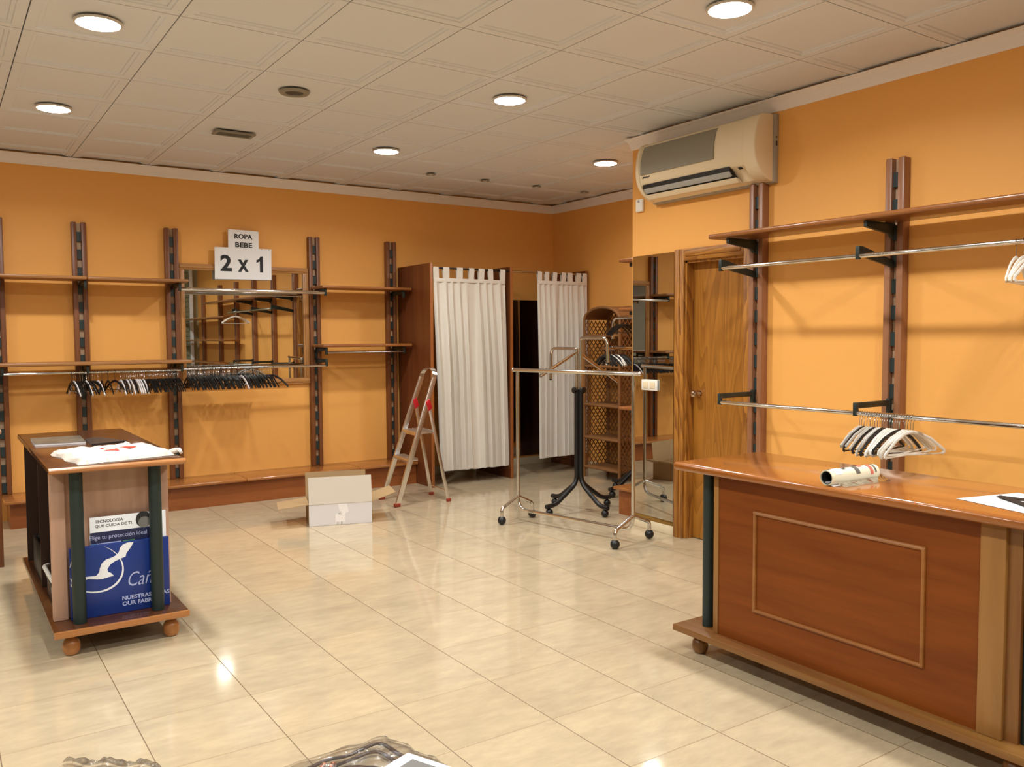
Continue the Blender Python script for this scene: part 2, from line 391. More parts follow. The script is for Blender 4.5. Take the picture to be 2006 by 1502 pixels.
# ------------------------------------------------------------ the room
XL, YF = -3.1, -2.0       # left and front limits
XR, XF, YB, YP = 4.53, 6.08, 8.07, 4.985
struct('floor', MB().box(XL-0.2, 6.4, YF-0.2, YB+0.3, -0.1, 0), 'floor_tiles')
struct('wall_back', MB().box(XL-0.2, 6.4, YB, YB+0.2, 0, CEIL+0.1), 'orange_paint')
struct('wall_far_right', MB().box(XF, XF+0.25, YP, YB, 0, CEIL+0.1), 'orange_paint')
DY0, DY1, DZ = 3.87, 4.42, 2.03
struct('wall_right', MB().box(XR, 6.4, DY1, YP, 0, CEIL+0.1).box(XR, 6.4, DY0, DY1, DZ, CEIL+0.1).box(XR+0.12, 6.4, DY0, DY1, 0, DZ)
       .box(XR, 6.4, YF, DY0, 0, CEIL+0.1), 'orange_paint')
struct('wall_left', MB().box(XL-0.2, XL, YF, YB, 0, CEIL+0.1), 'unseen_wall_darkened')
wf = struct('wall_front', MB().box(XL-0.2, 6.4, YF-0.2, YF, 0, CEIL+0.1), 'pale_paint')
sh = MB()
for k in range(28): sh.box(1.2, 4.35, YF+0.002, YF+0.03, 0.02+k*0.1, 0.112+k*0.1)
struct('trim_1', sh, 'shutter_slats', bevel=0.004)
struct('trim_2', MB().box(4.36, 4.42, YF, YF+0.06, 0, 2.9), 'paper_white')
# ceiling of square moulded tiles, 0.6 m
ct = MB(); T = 0.6
def tile(x0, y0):
    x1, y1 = x0+T, y0+T; steps = [(0.003, 0), (0.050, 0), (0.053, 0.006), (0.070, 0.006), (0.073, 0.012)]
    base = len(ct.v); vs = []; fs = []
    for ins, dz in steps:
        iy = ins
        vs += [(x0+ins, y0+iy, CEIL+dz), (x1-ins, y0+iy, CEIL+dz), (x1-ins, y1-iy, CEIL+dz), (x0+ins, y1-iy, CEIL+dz)]
    for k in range(len(steps)-1):
        for j in range(4):
            a = k*4+j; b = k*4+(j+1) % 4; fs.append((a, b, b+4, a+4))
    k = (len(steps)-1)*4; fs.append((k, k+1, k+2, k+3))
    # seam walls
    vs += [(x0+0.003, y0+0.003, CEIL+0.01), (x1-0.003, y0+0.003, CEIL+0.01), (x1-0.003, y1-0.003, CEIL+0.01), (x0+0.003, y1-0.003, CEIL+0.01)]
    q = len(steps)*4
    for j in range(4): fs.append((j, q+j, q+(j+1) % 4, (j+1) % 4))
    ct.add(vs, fs)
for i in range(-6, 10):
    for j in range(-9, 9): tile(0.422+T*i, 3.073+T*j)
ct.box(XL-0.2, 6.4, YF-0.2, YB+0.3, CEIL+0.03, CEIL+0.1)
me_c = ct.build('ceiling', 'ceiling_tile'); me_c['kind'] = 'structure'
# cornice
def cornice(name, a, b, nrm, e0=0, e1=0):
    prof = [(0, 2.918), (0.006, 2.918), (0.012, 2.932), (0.018, 2.955), (0.028, 2.978), (0.042, 2.993), (0.046, 3.003), (0, 3.003)]
    a, b, n = Vector(a), Vector(b), Vector(nrm); d = (b-a).normalized(); vs = []
    for p, e in ((a, e0), (b, e1)):
        for o_, z in prof: vs.append(p+n*o_+d*(o_*e)+Vector((0, 0, z)))
    k = len(prof); fs = [tuple(range(k)), tuple(range(2*k-1, k-1, -1))]+[(i, i+k, (i+1) % k+k, (i+1) % k) for i in range(k)]
    struct(name, MB().add(vs, fs), 'cornice_plaster')
cornice('trim_3', (XL, YB, 0), (XF, YB, 0), (0, -1, 0), 0, -1)
cornice('trim_4', (XF, YB, 0), (XF, YP, 0), (-1, 0, 0), 1, 0)
cornice('trim_5', (XR, YP, 0), (XR, YF, 0), (-1, 0, 0), -1, 0)
cornice('trim_6', (XF, YP, 0), (XR, YP, 0), (0, 1, 0), 1, 1)
# baseboards
struct('baseboard_back', MB().box(4.08, 6.08, YB-0.012, YB, 0, 0.085), 'baseboard_tile', bevel=0.003)
struct('baseboard_far_right', MB().box(XF-0.012, XF, YP, YB-0.012, 0, 0.085), 'baseboard_tile', bevel=0.003)
struct('baseboard_right', MB().box(XR-0.012, XR, 4.512, YP, 0, 0.07), 'baseboard_tile', bevel=0.003)
struct('trim_7', MB().box(XR-0.01, XR, 4.515, YP, 0.07, 0.104), 'brass_strip', bevel=0.002)
# door with oak frame
dr = thing('door_1', None, None, (XR, (DY0+DY1)/2, 0)); dr['kind'] = 'structure'
off = (XR, (DY0+DY1)/2, 0)
MB().box(XR+0.07, XR+0.11, DY0+0.002, DY1-0.002, 0.006, DZ-0.004).build('door_leaf', 'door_oak', dr, off=off)
def casing(name, y0, y1, z0, z1, mat):
    m = MB().box(XR-0.022, XR+0.0, y0, y1, z0, z1)
    if z1-z0 > 1:
        s = 1 if y0 > 4.2 else -1; yc = (y0+y1)/2
        m.box(XR-0.030, XR-0.02, yc-0.022+s*0.014, yc+0.014+s*0.014, z0, z1)
    else: m.box(XR-0.030, XR-0.02, y0+0.02, y1-0.02, z0+0.03, z1-0.012)
    return m.build(name, mat, dr, off=off, bevel=0.004)
casing('door_casing', 4.42, 4.512, 0, 2.115, 'door_frame_oak')
casing('door_casing', 3.79, 3.87, 0, 2.115, 'door_frame_oak')
casing('door_casing', 3.87, 4.42, 2.03, 2.115, 'door_frame_oak_y')
MB().box(XR, XR+0.12, DY1-0.016, DY1, 0, DZ).box(XR, XR+0.12, DY0, DY0+0.016, 0, DZ).box(XR, XR+0.12, DY0, DY1, DZ-0.016, DZ).build('door_jamb', 'door_frame_oak', dr, off=off)
kb = MB().tube([(XR+0.07, 4.345, 1.07), (XR+0.063, 4.345, 1.07)], 0.028, 20).tube([(XR+0.065, 4.345, 1.07), (XR+0.035, 4.345, 1.07)], 0.009, 12)
kb.tube([(XR+0.04, 4.345, 1.07), (XR+0.03, 4.345, 1.07), (XR+0.01, 4.345, 1.07), (XR-0.002, 4.345, 1.07), (XR-0.008, 4.345, 1.07)], [0.012, 0.024, 0.028, 0.022, 0.008], 18)
kb.build('door_knob', 'knob_metal', dr, off=off, smooth=True)

# ------------------------------------------------------------ ceiling fittings
names = {0: 'large bright round downlight, nearest to the left edge of the ceiling', 1: 'small round downlight above the left end of the back wall shelves',
         2: 'round downlight in front of the wall mirror, left of the changing booths', 3: 'round downlight in the middle of the ceiling, between vent and air conditioner',
         4: 'round downlight left of the air conditioner, above the folding hanger rack', 5: 'large bright round downlight at the top edge right of centre, above the counter side'}
for i, (x, y) in enumerate(LAMPS):
    if i > 5: lab = 'round ceiling downlight added out of view to light the foreground'
    else: lab = names[i]
    t = thing('ceiling_downlight', lab, 'ceiling light', (x, y, CEIL), 0, 'round recessed downlights')
    if i > 5: t['group'] = 'added downlights out of view'
    MB().lathe([(0.096, -0.004), (0.099, -0.010), (0.107, -0.008), (0.110, 0.0), (0.096, 0.0)], (0, 0, 0), 40).build('ring', 'lamp_ring', t, smooth=True)
    MB().lathe([(0.001, -0.017), (0.05, -0.016), (0.088, -0.012), (0.097, -0.006), (0.097, -0.002)], (0, 0, 0), 40).build('lens', 'lamp_lens', t, smooth=True)
t = thing('ceiling_speaker', 'round unlit grey grille in the ceiling left of centre', 'ceiling grille', (1.91, 5.19, CEIL))
MB().lathe([(0.052, -0.001), (0.062, -0.012), (0.088, -0.010), (0.095, 0)], (0, 0, 0), 36).build('rim', 'vent_grey', t, smooth=True)
MB().lathe([(0.001, -0.004), (0.055, -0.006), (0.058, -0.001)], (0, 0, 0), 30).build('grille', 'vent_slot', t, smooth=True)
t = thing('ceiling_vent', 'small rectangular slotted air vent in the ceiling above the 2 x 1 sign', 'ceiling vent', (1.91, 6.47, CEIL))
v = MB().box(-0.145, 0.145, -0.07, -0.052, -0.014, 0).box(-0.145, 0.145, 0.052, 0.07, -0.014, 0).box(-0.145, -0.12, -0.052, 0.052, -0.014, 0).box(0.12, 0.145, -0.052, 0.052, -0.014, 0)
v.build('frame', 'vent_grey', t, bevel=0.003)
MB().box(-0.12, 0.12, -0.052, 0.052, -0.003, 0).build('backing', 'vent_slot', t)
v = MB()
for k in range(6): v.obox((0, -0.042+k*0.017, -0.008), (0.12, 0, 0), (0, 0.005, 0.005), (0, 0.0006, -0.0006))
v.build('louvre_slats', 'vent_grey', t)
for i, x in enumerate((3.92, 4.52, 5.145, 5.77)):
    lab = ['leftmost', 'second', 'third', 'rightmost'][i]+' of four small unlit ceiling spotlights before the changing booths'
    t = thing('ceiling_spotlight', lab, 'ceiling light', (x, 7.10, CEIL), 0, 'small unlit spotlights')
    MB().lathe([(0.026, -0.002), (0.030, -0.008), (0.043, -0.006), (0.046, 0)], (0, 0, 0), 28).build('ring', 'vent_grey', t, smooth=True)
    MB().lathe([(0.001, -0.004), (0.024, -0.004), (0.028, -0.001)], (0, 0, 0), 20).build('bulb', 'paper_white', t, smooth=True)

# ------------------------------------------------------------ back wall: bench, uprights, shelves, rods
t = thing('plinth_bench', 'low wooden plinth bench running along the foot of the back wall', 'plinth', (2.2, 7.86, 0)); off = (2.2, 7.86, 0)
MB().box(0.46, 4.035, 7.68, 7.70, 0, 0.2).box(0.46, 0.48, 7.70, 8.06, 0, 0.2).build('front_board', 'plinth_wood', t, off=off)
for a, b in ((0.42, 1.10), (1.102, 2.30), (2.302, 3.40), (3.402, 4.035)):
    MB().box(a, b, 7.63, 8.068, 0.2, 0.226).build('top_board', 'bench_top_wood', t, off=off, bevel=0.008, seg=3)
def upright(px, py, axis, z0, z1, label, group, woodm):
    """two timber rails with a slotted metal core; axis: wall direction ('x' back wall, 'y' right wall)"""
    t = thing('shelf_upright', label, 'shelf upright', (px, py, z0), 0, group)
    d = 1 if axis == 'x' else 0; D = 0.062; W = 0.038; G = 0.018
    def bx(m, a0, a1, d0, d1, q0, q1):      # a along wall, d out of wall
        if axis == 'x': m.box(a0, a1, -d0, -d1, q0, q1)
        else: m.box(-d0, -d1, a0, a1, q0, q1)
        return m
    h = z1-z0
    for s in (-1, 1):
        bx(MB(), s*G, s*(G+W), 0, D, 0, h).build('rail', woodm, t, bevel=0.005)
    bx(MB(), -G, G, 0.0, 0.02, 0, h-0.005).build('back_strip', 'slot_light', t)
    q = h-0.12
    while q > 0.02:
        bx(MB(), -G+0.0005, G-0.0005, 0.02, 0.045, max(q-0.04, 0.005), q+0.04).build('slot_block', 'slot_dark', t); q -= 0.148
    return t
G1 = 'uprights on the back wall'
upright(0.445, 8.07, 'x', 0.226, 2.47, 'timber upright at the left edge of the photo beside the end of the plinth', G1, 'upright_wood')
upright(1.052, 8.07, 'x', 0.226, 2.47, 'double-rail timber upright above the small display table, left of the mirror', G1, 'upright_wood')
upright(1.792, 8.07, 'x', 0.226, 2.47, 'double-rail timber upright touching the left side of the framed mirror', G1, 'upright_wood')
upright(3.12, 8.07, 'x', 0.226, 2.47, 'double-rail timber upright touching the right side of the framed mirror', G1, 'upright_wood')
upright(3.95, 8.07, 'x', 0.226, 2.47, 'double-rail timber upright next to the brown booth side panel', G1, 'upright_wood')
def board(name, x0, x1, y0, y1, z, th, mat, label, group, bev=0.009):
    o = MB().box(x0, x1, y0, y1, z-th, z).build(name, mat, None, bevel=bev, seg=3)
    return tag(o, label, 'shelf', group)
G2 = 'wooden shelf boards'
FY = 7.70
board('shelf_board', -0.6, 1.062, FY, 8.005, 2.0, 0.028, 'shelf_pine_x', 'upper pine shelf board left of the board joint, reaching the left edge', G2)
board('shelf_board', 1.066, 1.86, FY, 8.005, 2.0, 0.028, 'shelf_pine_x', 'short upper pine shelf board ending at the left side of the mirror', G2)
board('shelf_board', -0.6, 1.87, FY, 8.005, 1.303, 0.030, 'shelf_pine_x', 'long lower pine shelf board over the dark hangers, left of mirror', G2)
board('shelf_board', 3.07, 4.02, FY, 8.005, 1.985, 0.026, 'shelf_red_x', 'upper shelf board between the mirror and the changing booth', G2)
board('shelf_board', 3.07, 4.02, FY, 8.005, 1.425, 0.028, 'shelf_red_x', 'lower shelf board between the mirror and the changing booth', G2)
def bracket(x, z, label, reach=7.74, drop=True):
    t = thing('shelf_bracket', label, 'bracket', (x, 8.0, z), 0, 'dark brackets on the back wall')
    r = 8.0-reach
    m = MB().prism([(0, 0), (0, -0.05), (-r, -0.028), (-r, 0)], (-0.009, 0.012, 0), (0, 1, 0), (0, 0, 1), (0.018, 0, 0))
    m.build('arm', 'bracket_dark', t, bevel=0.003)
    if drop: MB().box(-0.011, 0.011, -r-0.004, -r+0.022, -0.07, 0).build('rod_hook', 'bracket_dark', t, bevel=0.003)
    return t
BR = [(0.445, 1.970, 'left edge upright, upper shelf'), (1.052, 1.970, 'second upright from left, upper shelf'), (1.792, 1.970, 'left mirror-side upright, upper shelf'),
      (0.445, 1.271, 'left edge upright, lower shelf'), (1.052, 1.271, 'second upright from left, lower shelf over hangers'), (1.792, 1.271, 'left mirror-side upright, lower shelf'),
      (3.12, 1.957, 'right mirror-side upright, upper shelf end'), (3.12, 1.395, 'right mirror-side upright, lower shelf end'), (3.12, 1.285, 'right mirror-side upright, below the lower shelf'),
      (3.95, 1.957, 'upright beside the booth, upper shelf'), (3.95, 1.395, 'upright beside the booth, lower shelf')]
for x, z, s in BR: bracket(x, z, 'dark bracket on the '+s)
def rod(name, a, b, r, label, mat='chrome', group='chrome hanging rods'):
    return tag(MB().tube([a, b], r, 14).build(name, mat, None, smooth=True), label, 'clothes rod', group)
RODY = 7.752; RZ = 1.215
rod('hanging_rod', (0.452, RODY, RZ), (1.785, RODY, RZ), 0.011, 'chrome rod full of hangers under the lower shelf, left of mirror')
rod('hanging_rod', (1.80, RODY, 1.222), (3.125, RODY, 1.222), 0.011, 'chrome rod full of black hangers across the bottom of the mirror')
rod('hanging_rod', (1.80, RODY, 1.916), (3.125, RODY, 1.916), 0.016, 'empty chrome rod crossing the upper part of the framed mirror')
rod('hanging_rod', (3.12, RODY, 1.345), (3.96, RODY, 1.345), 0.009, 'thin rod under the lower shelf beside the changing booth', 'brushed_chrome')
# framed mirror
t = thing('wall_mirror', 'large wall mirror in a light oak frame between two timber uprights', 'mirror', (2.45, YB, 1.04)); off = (2.45, YB, 1.04)
x0, x1, z0, z1, fwd = 1.845, 3.062, 1.043, 2.165, 0.055
MB().box(x0+0.02, x1-0.02, 8.048, 8.066, z0+0.02, z1-0.02).build('glass', 'mirror_glass', t, off=off)
for n_, a in (('x', (x0, x1, z1-fwd, z1)), ('x', (x0, x1, z0, z0+fwd)), ('z', (x0, x0+fwd, z0+fwd, z1-fwd)), ('z', (x1-fwd, x1, z0+fwd, z1-fwd))):
    m = MB().box(a[0], a[1], 8.032, 8.068, a[2], a[3])
    m.box(a[0]+0.016, a[1]-0.016, 8.024, 8.034, a[2]+0.016, a[3]-0.016)
    m.build('frame_rail', 'frame_oak_'+n_, t, off=off, bevel=0.004)
# paper signs
t = thing('paper_sign', 'white landscape paper sign reading 2 x 1 pinned at the mirror top', 'sign', (2.42, 8.0, 2.03)); off = (2.42, 8.0, 2.03)
MB().prism([(0, 0.0), (0.525, 0.008), (0.53, 0.297), (0.004, 0.292)], (2.160, 8.002, 2.030), (1, 0, 0), (0, 0, 1), (0, 0.002, 0)).build('sheet', 'paper_white', t, off=off)
for s_, x_, w_, h_, b_, n_ in (('2', 2.212, 0.105, 0.150, 0.035, 'digit'), ('x', 2.372, 0.100, 0.112, 0.03, 'letter'), ('1', 2.545, 0.062, 0.150, 0.035, 'digit')):
    if s_ == '1':
        MB().prism([(0.032, 0), (0.062, 0), (0.062, 0.15), (0.040, 0.15), (0.030, 0.132), (0.016, 0.120), (0, 0.113), (0, 0.088), (0.018, 0.094), (0.032, 0.104)], (x_, 8.0012, 2.105), (1, 0, 0), (0, 0, 1), (0, 0.0006, 0)).build('digit', 'ink_black', t, off=off)
    else: text(s_, n_, 'ink_black', (x_, 8.0015, 2.105), (1, 0, 0), (0, 0, 1), w_, h_, t, off, bold=b_)
for x_ in (2.176, 2.60, 2.668): MB().ball((x_, 7.997, 2.320), 0.006, 10, 6).build('drawing_pin', 'white_plastic', t, off=off, smooth=True)
t = thing('paper_sign', 'smaller white paper sign reading ROPA BEBE above the 2 x 1 sign', 'sign', (2.43, 8.0, 2.32)); off = (2.43, 8.0, 2.32)
MB().prism([(0, 0), (0.284, 0.004), (0.286, 0.172), (0.002, 0.176)], (2.288, 8.006, 2.316), (1, 0, 0), (0, 0, 1), (0, 0.002, 0)).build('sheet', 'paper_white', t, off=off)
text('ROPA', 'lettering', 'ink_black', (2.347, 8.0055, 2.408), (1, 0, 0), (0, 0, 1), 0.166, 0.046, t, off, bold=0.03)
text('BEBE', 'lettering', 'ink_black', (2.353, 8.0055, 2.330), (1, 0, 0), (0, 0, 1), 0.158, 0.046, t, off, bold=0.03)
for x_, z_ in ((2.296, 2.486), (2.566, 2.482)): MB().ball((x_, 8.0, z_), 0.006, 10, 6).build('drawing_pin', 'white_plastic', t, off=off, smooth=True)

# ------------------------------------------------------------ hangers
def make_hanger(name, w, drop, body_mat, hook_mat, bar, rr=0.0045, notch=True, flat_=1.0):
    """origin on the rod axis top; hanger spans local x; hook goes over rod"""
    t = thing(name, 'hanger', 'clothes hanger')
    R = 0.016; hh = 0.075
    hk = arc((0, 0, 0), R, PI*0.95, -PI*0.42, 9, (1, 0, 0), (0, 0, 1)) if False else arc((0, 0, -0.004), R, PI*1.05, -PI*0.35, 9, (1, 0, 0), (0, 0, 1))
    hk = hk + [Vector((0.002, 0, -0.035)), Vector((0, 0, -hh))]
    MB().tube(hk, 0.0019, 6).build('hook', hook_mat, t, smooth=True)
    m = MB(); zt = -hh
    for s in (-1, 1):
        pts = [(0, 0, zt), (s*w*0.10, 0, zt-0.008), (s*w*0.28, 0, zt-drop*0.38), (s*w*0.42, 0, zt-drop*0.78), (s*w*0.495, 0, zt-drop)]
        if bar: pts += [(s*w*0.5, 0, zt-drop-0.012), (s*w*0.47, 0, zt-drop-0.018)]
        m.tube(pts, rr, 6, ry=rr*1.8*flat_, upv=(0, 1, 0) if False else None)
    if bar: m.tube([(-w*0.47, 0, zt-drop-0.018), (w*0.47, 0, zt-drop-0.018)], rr*0.8, 6)
    else: m.tube([(-w*0.30, 0, zt-drop*0.5), (-w*0.2, 0, zt-drop*0.75), (w*0.2, 0, zt-drop*0.75), (w*0.30, 0, zt-drop*0.5)], rr*0.6, 5)
    m.build('body', body_mat, t, smooth=True)
    return t
P_BLACK = make_hanger('clothes_hanger', 0.36, 0.10, 'black_plastic', 'chrome', False)
P_BLACKALL = make_hanger('clothes_hanger', 0.36, 0.10, 'black_plastic', 'black_plastic', False, rr=0.0055)
P_GREY = make_hanger('clothes_hanger', 0.36, 0.11, 'card_white', 'chrome', False, rr=0.0055)
P_WHITE = make_hanger('clothes_hanger', 0.42, 0.10, 'white_plastic', 'brushed_chrome', True, rr=0.005)
P_BLACKW = make_hanger('clothes_hanger', 0.42, 0.10, 'black_plastic', 'brushed_chrome', True, rr=0.005)
P_CLEAR = make_hanger('clothes_hanger', 0.42, 0.09, 'clear_plastic_body', 'brushed_chrome', False, rr=0.005)
used = set()
def hang(proto, loc, yaw, tilt, label, group):
    if proto.name in used: o = dup(proto)
    else: o = proto; used.add(proto.name)
    o.location = loc; o.rotation_euler = (random.uniform(-0.03, 0.03), tilt, yaw); o['label'] = label; o['group'] = group
    return o
HZ = RZ+0.001
# left rod: spans y (yaw 90 deg)
for k in range(12):
    hang(P_BLACK if k % 3 else P_BLACKALL, (0.93+k*0.0155, RODY, HZ), PI/2+random.uniform(0.0, 0.35), 0, 'black plastic hanger in the small cluster at the left end of the left rod', 'black hangers in the left cluster')
for k, (x, w_) in enumerate(((0.945, 'leftmost white-grey hanger on the left rod, inside the left cluster'), (1.035, 'second white-grey hanger from the left end of the left rod'), (1.125, 'white-grey hanger right of the left cluster, before the loose black hangers'))):
    hang(P_GREY, (x, RODY, HZ), PI/2+0.12, 0, w_, 'white-grey hangers on the left rod')
for k, x in enumerate((1.155, 1.20, 1.255)):
    hang(P_BLACKALL, (x, RODY, HZ), PI/2-0.25+0.3*k, 0, ('first', 'second', 'third')[k]+' loose black hanger right of the left cluster on the left rod', 'loose black hangers on the left rod')
for k, x in enumerate((1.30, 1.345, 1.372, 1.415, 1.43, 1.448, 1.475)):
    hang(P_GREY, (x, RODY, HZ), PI/2+0.05, 0, ('first', 'second', 'third', 'fourth', 'fifth', 'sixth', 'last')[k]+' from the left in the run of white-grey hangers mid left rod', 'white-grey hangers on the left rod')
for k, x in enumerate((1.315, 1.33, 1.358, 1.387, 1.40, 1.46)):
    hang(P_BLACK, (x, RODY, HZ), PI/2+random.uniform(-0.04, 0.08), 0, 'black hanger wedged between the white-grey hangers on the left rod', 'black hangers between the white ones')
x = 1.488
while x < 1.77:
    hang(P_BLACK, (x, RODY, HZ), PI/2+random.uniform(-0.05, 0.12), 0, 'black hanger in the tight row at the right end of the left rod', 'black hangers on the right part of the left rod'); x += 0.0115
x = 1.835
while x < 2.57:
    if not 2.28 < x < 2.33:
        hang(P_BLACK if random.random() < 0.8 else P_BLACKALL, (x, RODY, 1.222), PI/2+random.uniform(-0.04, 0.14), 0, 'black hanger before the mirror, in the tight row left of the cream one' if x < 2.3 else 'black hanger before the mirror, in the row right of the cream one', 'black hangers before the mirror, left part' if x < 2.3 else 'black hangers before the mirror, right part')
    x += 0.0118
hang(P_GREY, (2.305, RODY-0.0, 1.222), PI/2+0.1, 0, 'single cream white hanger among the black ones before the mirror', None)
hang(P_BLACKALL, (2.592, RODY, 1.222), PI/2+0.55, 0, 'last black hanger of the mirror rod, turned outwards at the right end', None)
# ------------------------------------------------------------ changing booths
def panel(x0, x1, y0, y1, z1, label):
    t = thing('room_divider', label, 'partition', ((x0+x1)/2, (y0+y1)/2, 0), 0, 'changing booth panels'); off = ((x0+x1)/2, (y0+y1)/2, 0)
    MB().box(x0, x1, y0+0.012, y1, 0, z1).build('board', 'booth_panel_wood', t, off=off)
    MB().box(x0-0.001, x1+0.001, y0, y0+0.012, 0, z1+0.001).build('front_edge', 'booth_edge_wood', t, off=off, bevel=0.002)
panel(4.04, 4.068, 7.35, 8.05, 2.212, 'left outer brown panel of the changing booths, behind the stepladder')
panel(4.985, 5.013, 7.35, 8.05, 2.212, 'middle brown panel dividing the two changing booths')
panel(6.03, 6.06, 7.40, 8.05, 2.212, 'right brown panel of the changing booths against the far wall')
rod('curtain_rod', (4.07, 7.38, 2.168), (4.985, 7.38, 2.168), 0.009, 'dark curtain rod of the left changing booth', 'black_metal', None)
rod('curtain_rod', (5.015, 7.38, 2.168), (6.03, 7.38, 2.168), 0.009, 'brown curtain rod of the right changing booth', 'brushed_chrome', None)
def curtain(x0, x1, bx0, bx1, zt, zb0, zb1, folds, tabs, label, seed):
    t = thing('tab_curtain', label, 'curtain', ((x0+x1)/2, 7.38, 0)); off = ((x0+x1)/2, 7.38, 0); rnd = random.Random(seed)
    ph = [rnd.uniform(-0.5, 0.5) for _ in range(folds+2)]; wd = [rnd.uniform(0.6, 1.4) for _ in range(folds+2)]
    def fn(u, v):     # v 0 top, 1 bottom
        x = (x0+(x1-x0)*u)*(1-v)+(bx0+(bx1-bx0)*u)*v
        a = folds*min(0.9999, max(0, u+0.030*math.sin(2*PI*u*2+seed)*math.sin(PI*u)+0.012*math.sin(2*PI*u*5+seed*2)*math.sin(PI*u))); k = int(a); f_ = a-k
        amp = (0.005+0.030*min(1, v*2.2)**0.8)*(wd[k]*(1-f_)+wd[k+1]*f_)
        y = 7.372-amp*math.sin(a*2*PI+ph[k]*(1-f_)+ph[k+1]*f_)-0.010*math.sin(u*PI*3+v*2)*v
        y += 0.004*math.sin(a*4*PI+1.3)*v
        z = zt*(1-v)+(zb0+(zb1-zb0)*u+0.008*math.sin(a*2*PI))*v
        return (x+0.012*math.cos(a*2*PI)*min(1, v*2), y, z)
    MB().shell(fn, folds*14, 30, (0, 0.002, 0)).build('cloth', 'curtain_cloth', t, off=off, smooth=True)
    MB().box(x0, x1, 7.366, 7.372, zt-0.035, zt-0.0005).box(x0, x1, 7.3655, 7.3665, zt-0.037, zt-0.034).build('header_band', 'curtain_cloth', t, off=off, bevel=0.001)
    for k in range(tabs):
        c = x0+0.03+(x1-x0-0.06)*(k+rnd.uniform(-0.12, 0.12)*(0 < k < tabs-1))/(tabs-1); w_ = rnd.uniform(0.028, 0.036); sk = rnd.uniform(-0.008, 0.008)
        prof = [(7.368, zt-0.01), (7.366, 2.165)]+[(7.38-0.0135*math.cos(a_), 2.168+0.0135*math.sin(a_)) for a_ in [PI*j/8 for j in range(9)]]+[(7.394, 2.165), (7.376, zt-0.01)]
        def tf(u, v, prof=prof, c=c, w_=w_, sk=sk):
            i = min(int(v*(len(prof)-1)), len(prof)-2); f_ = v*(len(prof)-1)-i
            y = prof[i][0]*(1-f_)+prof[i+1][0]*f_; z = prof[i][1]*(1-f_)+prof[i+1][1]*f_
            return (c-w_+2*w_*u+sk*(z-zt)/0.1, y, z)
        MB().grid(tf, 2, len(prof)-1).build('tab', 'curtain_cloth', t, off=off, smooth=True)
curtain(4.085, 4.93, 4.135, 4.975, 2.070, 0.150, 0.135, 9, 7, 'wide white tab-top curtain of the left changing booth', 3)
curtain(5.345, 6.02, 5.35, 6.02, 2.085, 0.175, 0.185, 9, 7, 'narrower white tab-top curtain of the right changing booth', 5)
t = tag(MB().box(5.05, 5.86, 8.045, 8.066, 0.112, 1.905).build('booth_mirror', 'dark_mirror'), 'tall dark mirror on the back wall inside the right changing booth', 'mirror')

# ------------------------------------------------------------ wicker shelf unit in the far corner
t = thing('wicker_shelf', 'tall brown wicker shelf unit with arched lattice hood in the far corner', 'shelf unit', (5.87, 6.74, 0)); off = (5.87, 6.74, 0)
xa, xb, ya, yb = 5.70, 6.03, 6.46, 7.02
for i, (x, y) in enumerate(((xa, ya), (xa, yb), (xb, ya), (xb, yb))):
    MB().tube([(x, y, 0), (x, y, 1.66)], 0.016, 10).build('post', 'wicker', t, off=off, smooth=True)
for z in (0.115, 0.43, 0.775, 1.18, 1.50):
    m = MB().box(xa, xb, ya, yb, z-0.012, z+0.006).tube([(xa, ya, z-0.006), (xa, yb, z-0.006)], 0.014, 8); m.build('shelf', 'wicker', t, off=off, bevel=0.002)
for s, nm in ((1, 'front_arch'), (0, 'back_arch')):
    x = xa if s else xb
    pts = [(x, (ya+yb)/2+(yb-ya)/2*math.cos(a), 1.655+0.13*math.sin(a)) for a in [PI*i/14 for i in range(15)]]
    MB().tube(pts, 0.015, 8).build(nm, 'wicker', t, off=off, smooth=True)
def lattice(p0, p1, z0, z1, step=0.055, top=None):
    """diagonal strips between two vertical edges p0, p1 (xy)"""
    m = MB(); a, b = Vector((*p0, 0)), Vector((*p1, 0)); L = (b-a).length; d = (b-a)/L; n = Vector((-d.y, d.x, 0))
    for sgn in (1, -1):
        c = -L-(z1-z0)
        while c < L+(z1-z0):
            # line s - sgn*z*0.75 = c
            pts = []
            for q in (0, L):
                z = (q-c)/0.75*sgn
                pts.append((q, z))
            (s0, q0), (s1, q1) = pts
            def clip(s0, q0, s1, q1):
                out = []
                H_ = z1-z0
                ts = [0, 1]
                t0, t1 = 0.0, 1.0; dq = q1-q0
                if abs(dq) < 1e-9: return None
                for lim, sg in ((0, 1), (H_, -1)):
                    tt = (lim-q0)/dq
                    if (dq > 0) == (sg > 0): t0 = max(t0, tt)
                    else: t1 = min(t1, tt)
                if t1-t0 < 0.01: return None
                return (s0+(s1-s0)*t0, q0+dq*t0, s0+(s1-s0)*t1, q0+dq*t1)
            r = clip(s0, q0, s1, q1)
            if r:
                A = a+d*r[0]+Vector((0, 0, z0+r[1]))+n*0.002*sgn; B = a+d*r[2]+Vector((0, 0, z0+r[3]))+n*0.002*sgn
                m.bar(A, B, 0.004, 0.010, upv=(0, 0, 1) if abs((B-A).normalized().z) < 0.95 else (1, 0, 0))
            c += step
    return m
lattice((xb, ya), (xb, yb), 0.10, 1.74).build('back_lattice', 'wicker', t, off=off)
lattice((xa, yb), (xb, yb), 0.10, 1.65).build('side_lattice', 'wicker', t, off=off)
lattice((xa, ya), (xb, ya), 0.10, 1.65).build('side_lattice', 'wicker', t, off=off)
def hood(u, v):
    a = PI*u; return (xa+(xb-xa)*v, (ya+yb)/2+(yb-ya)/2*math.cos(a), 1.66+0.135*math.sin(a))
MB().grid(hood, 16, 3).build('hood', 'wicker', t, off=off, smooth=True, solid=0.006)

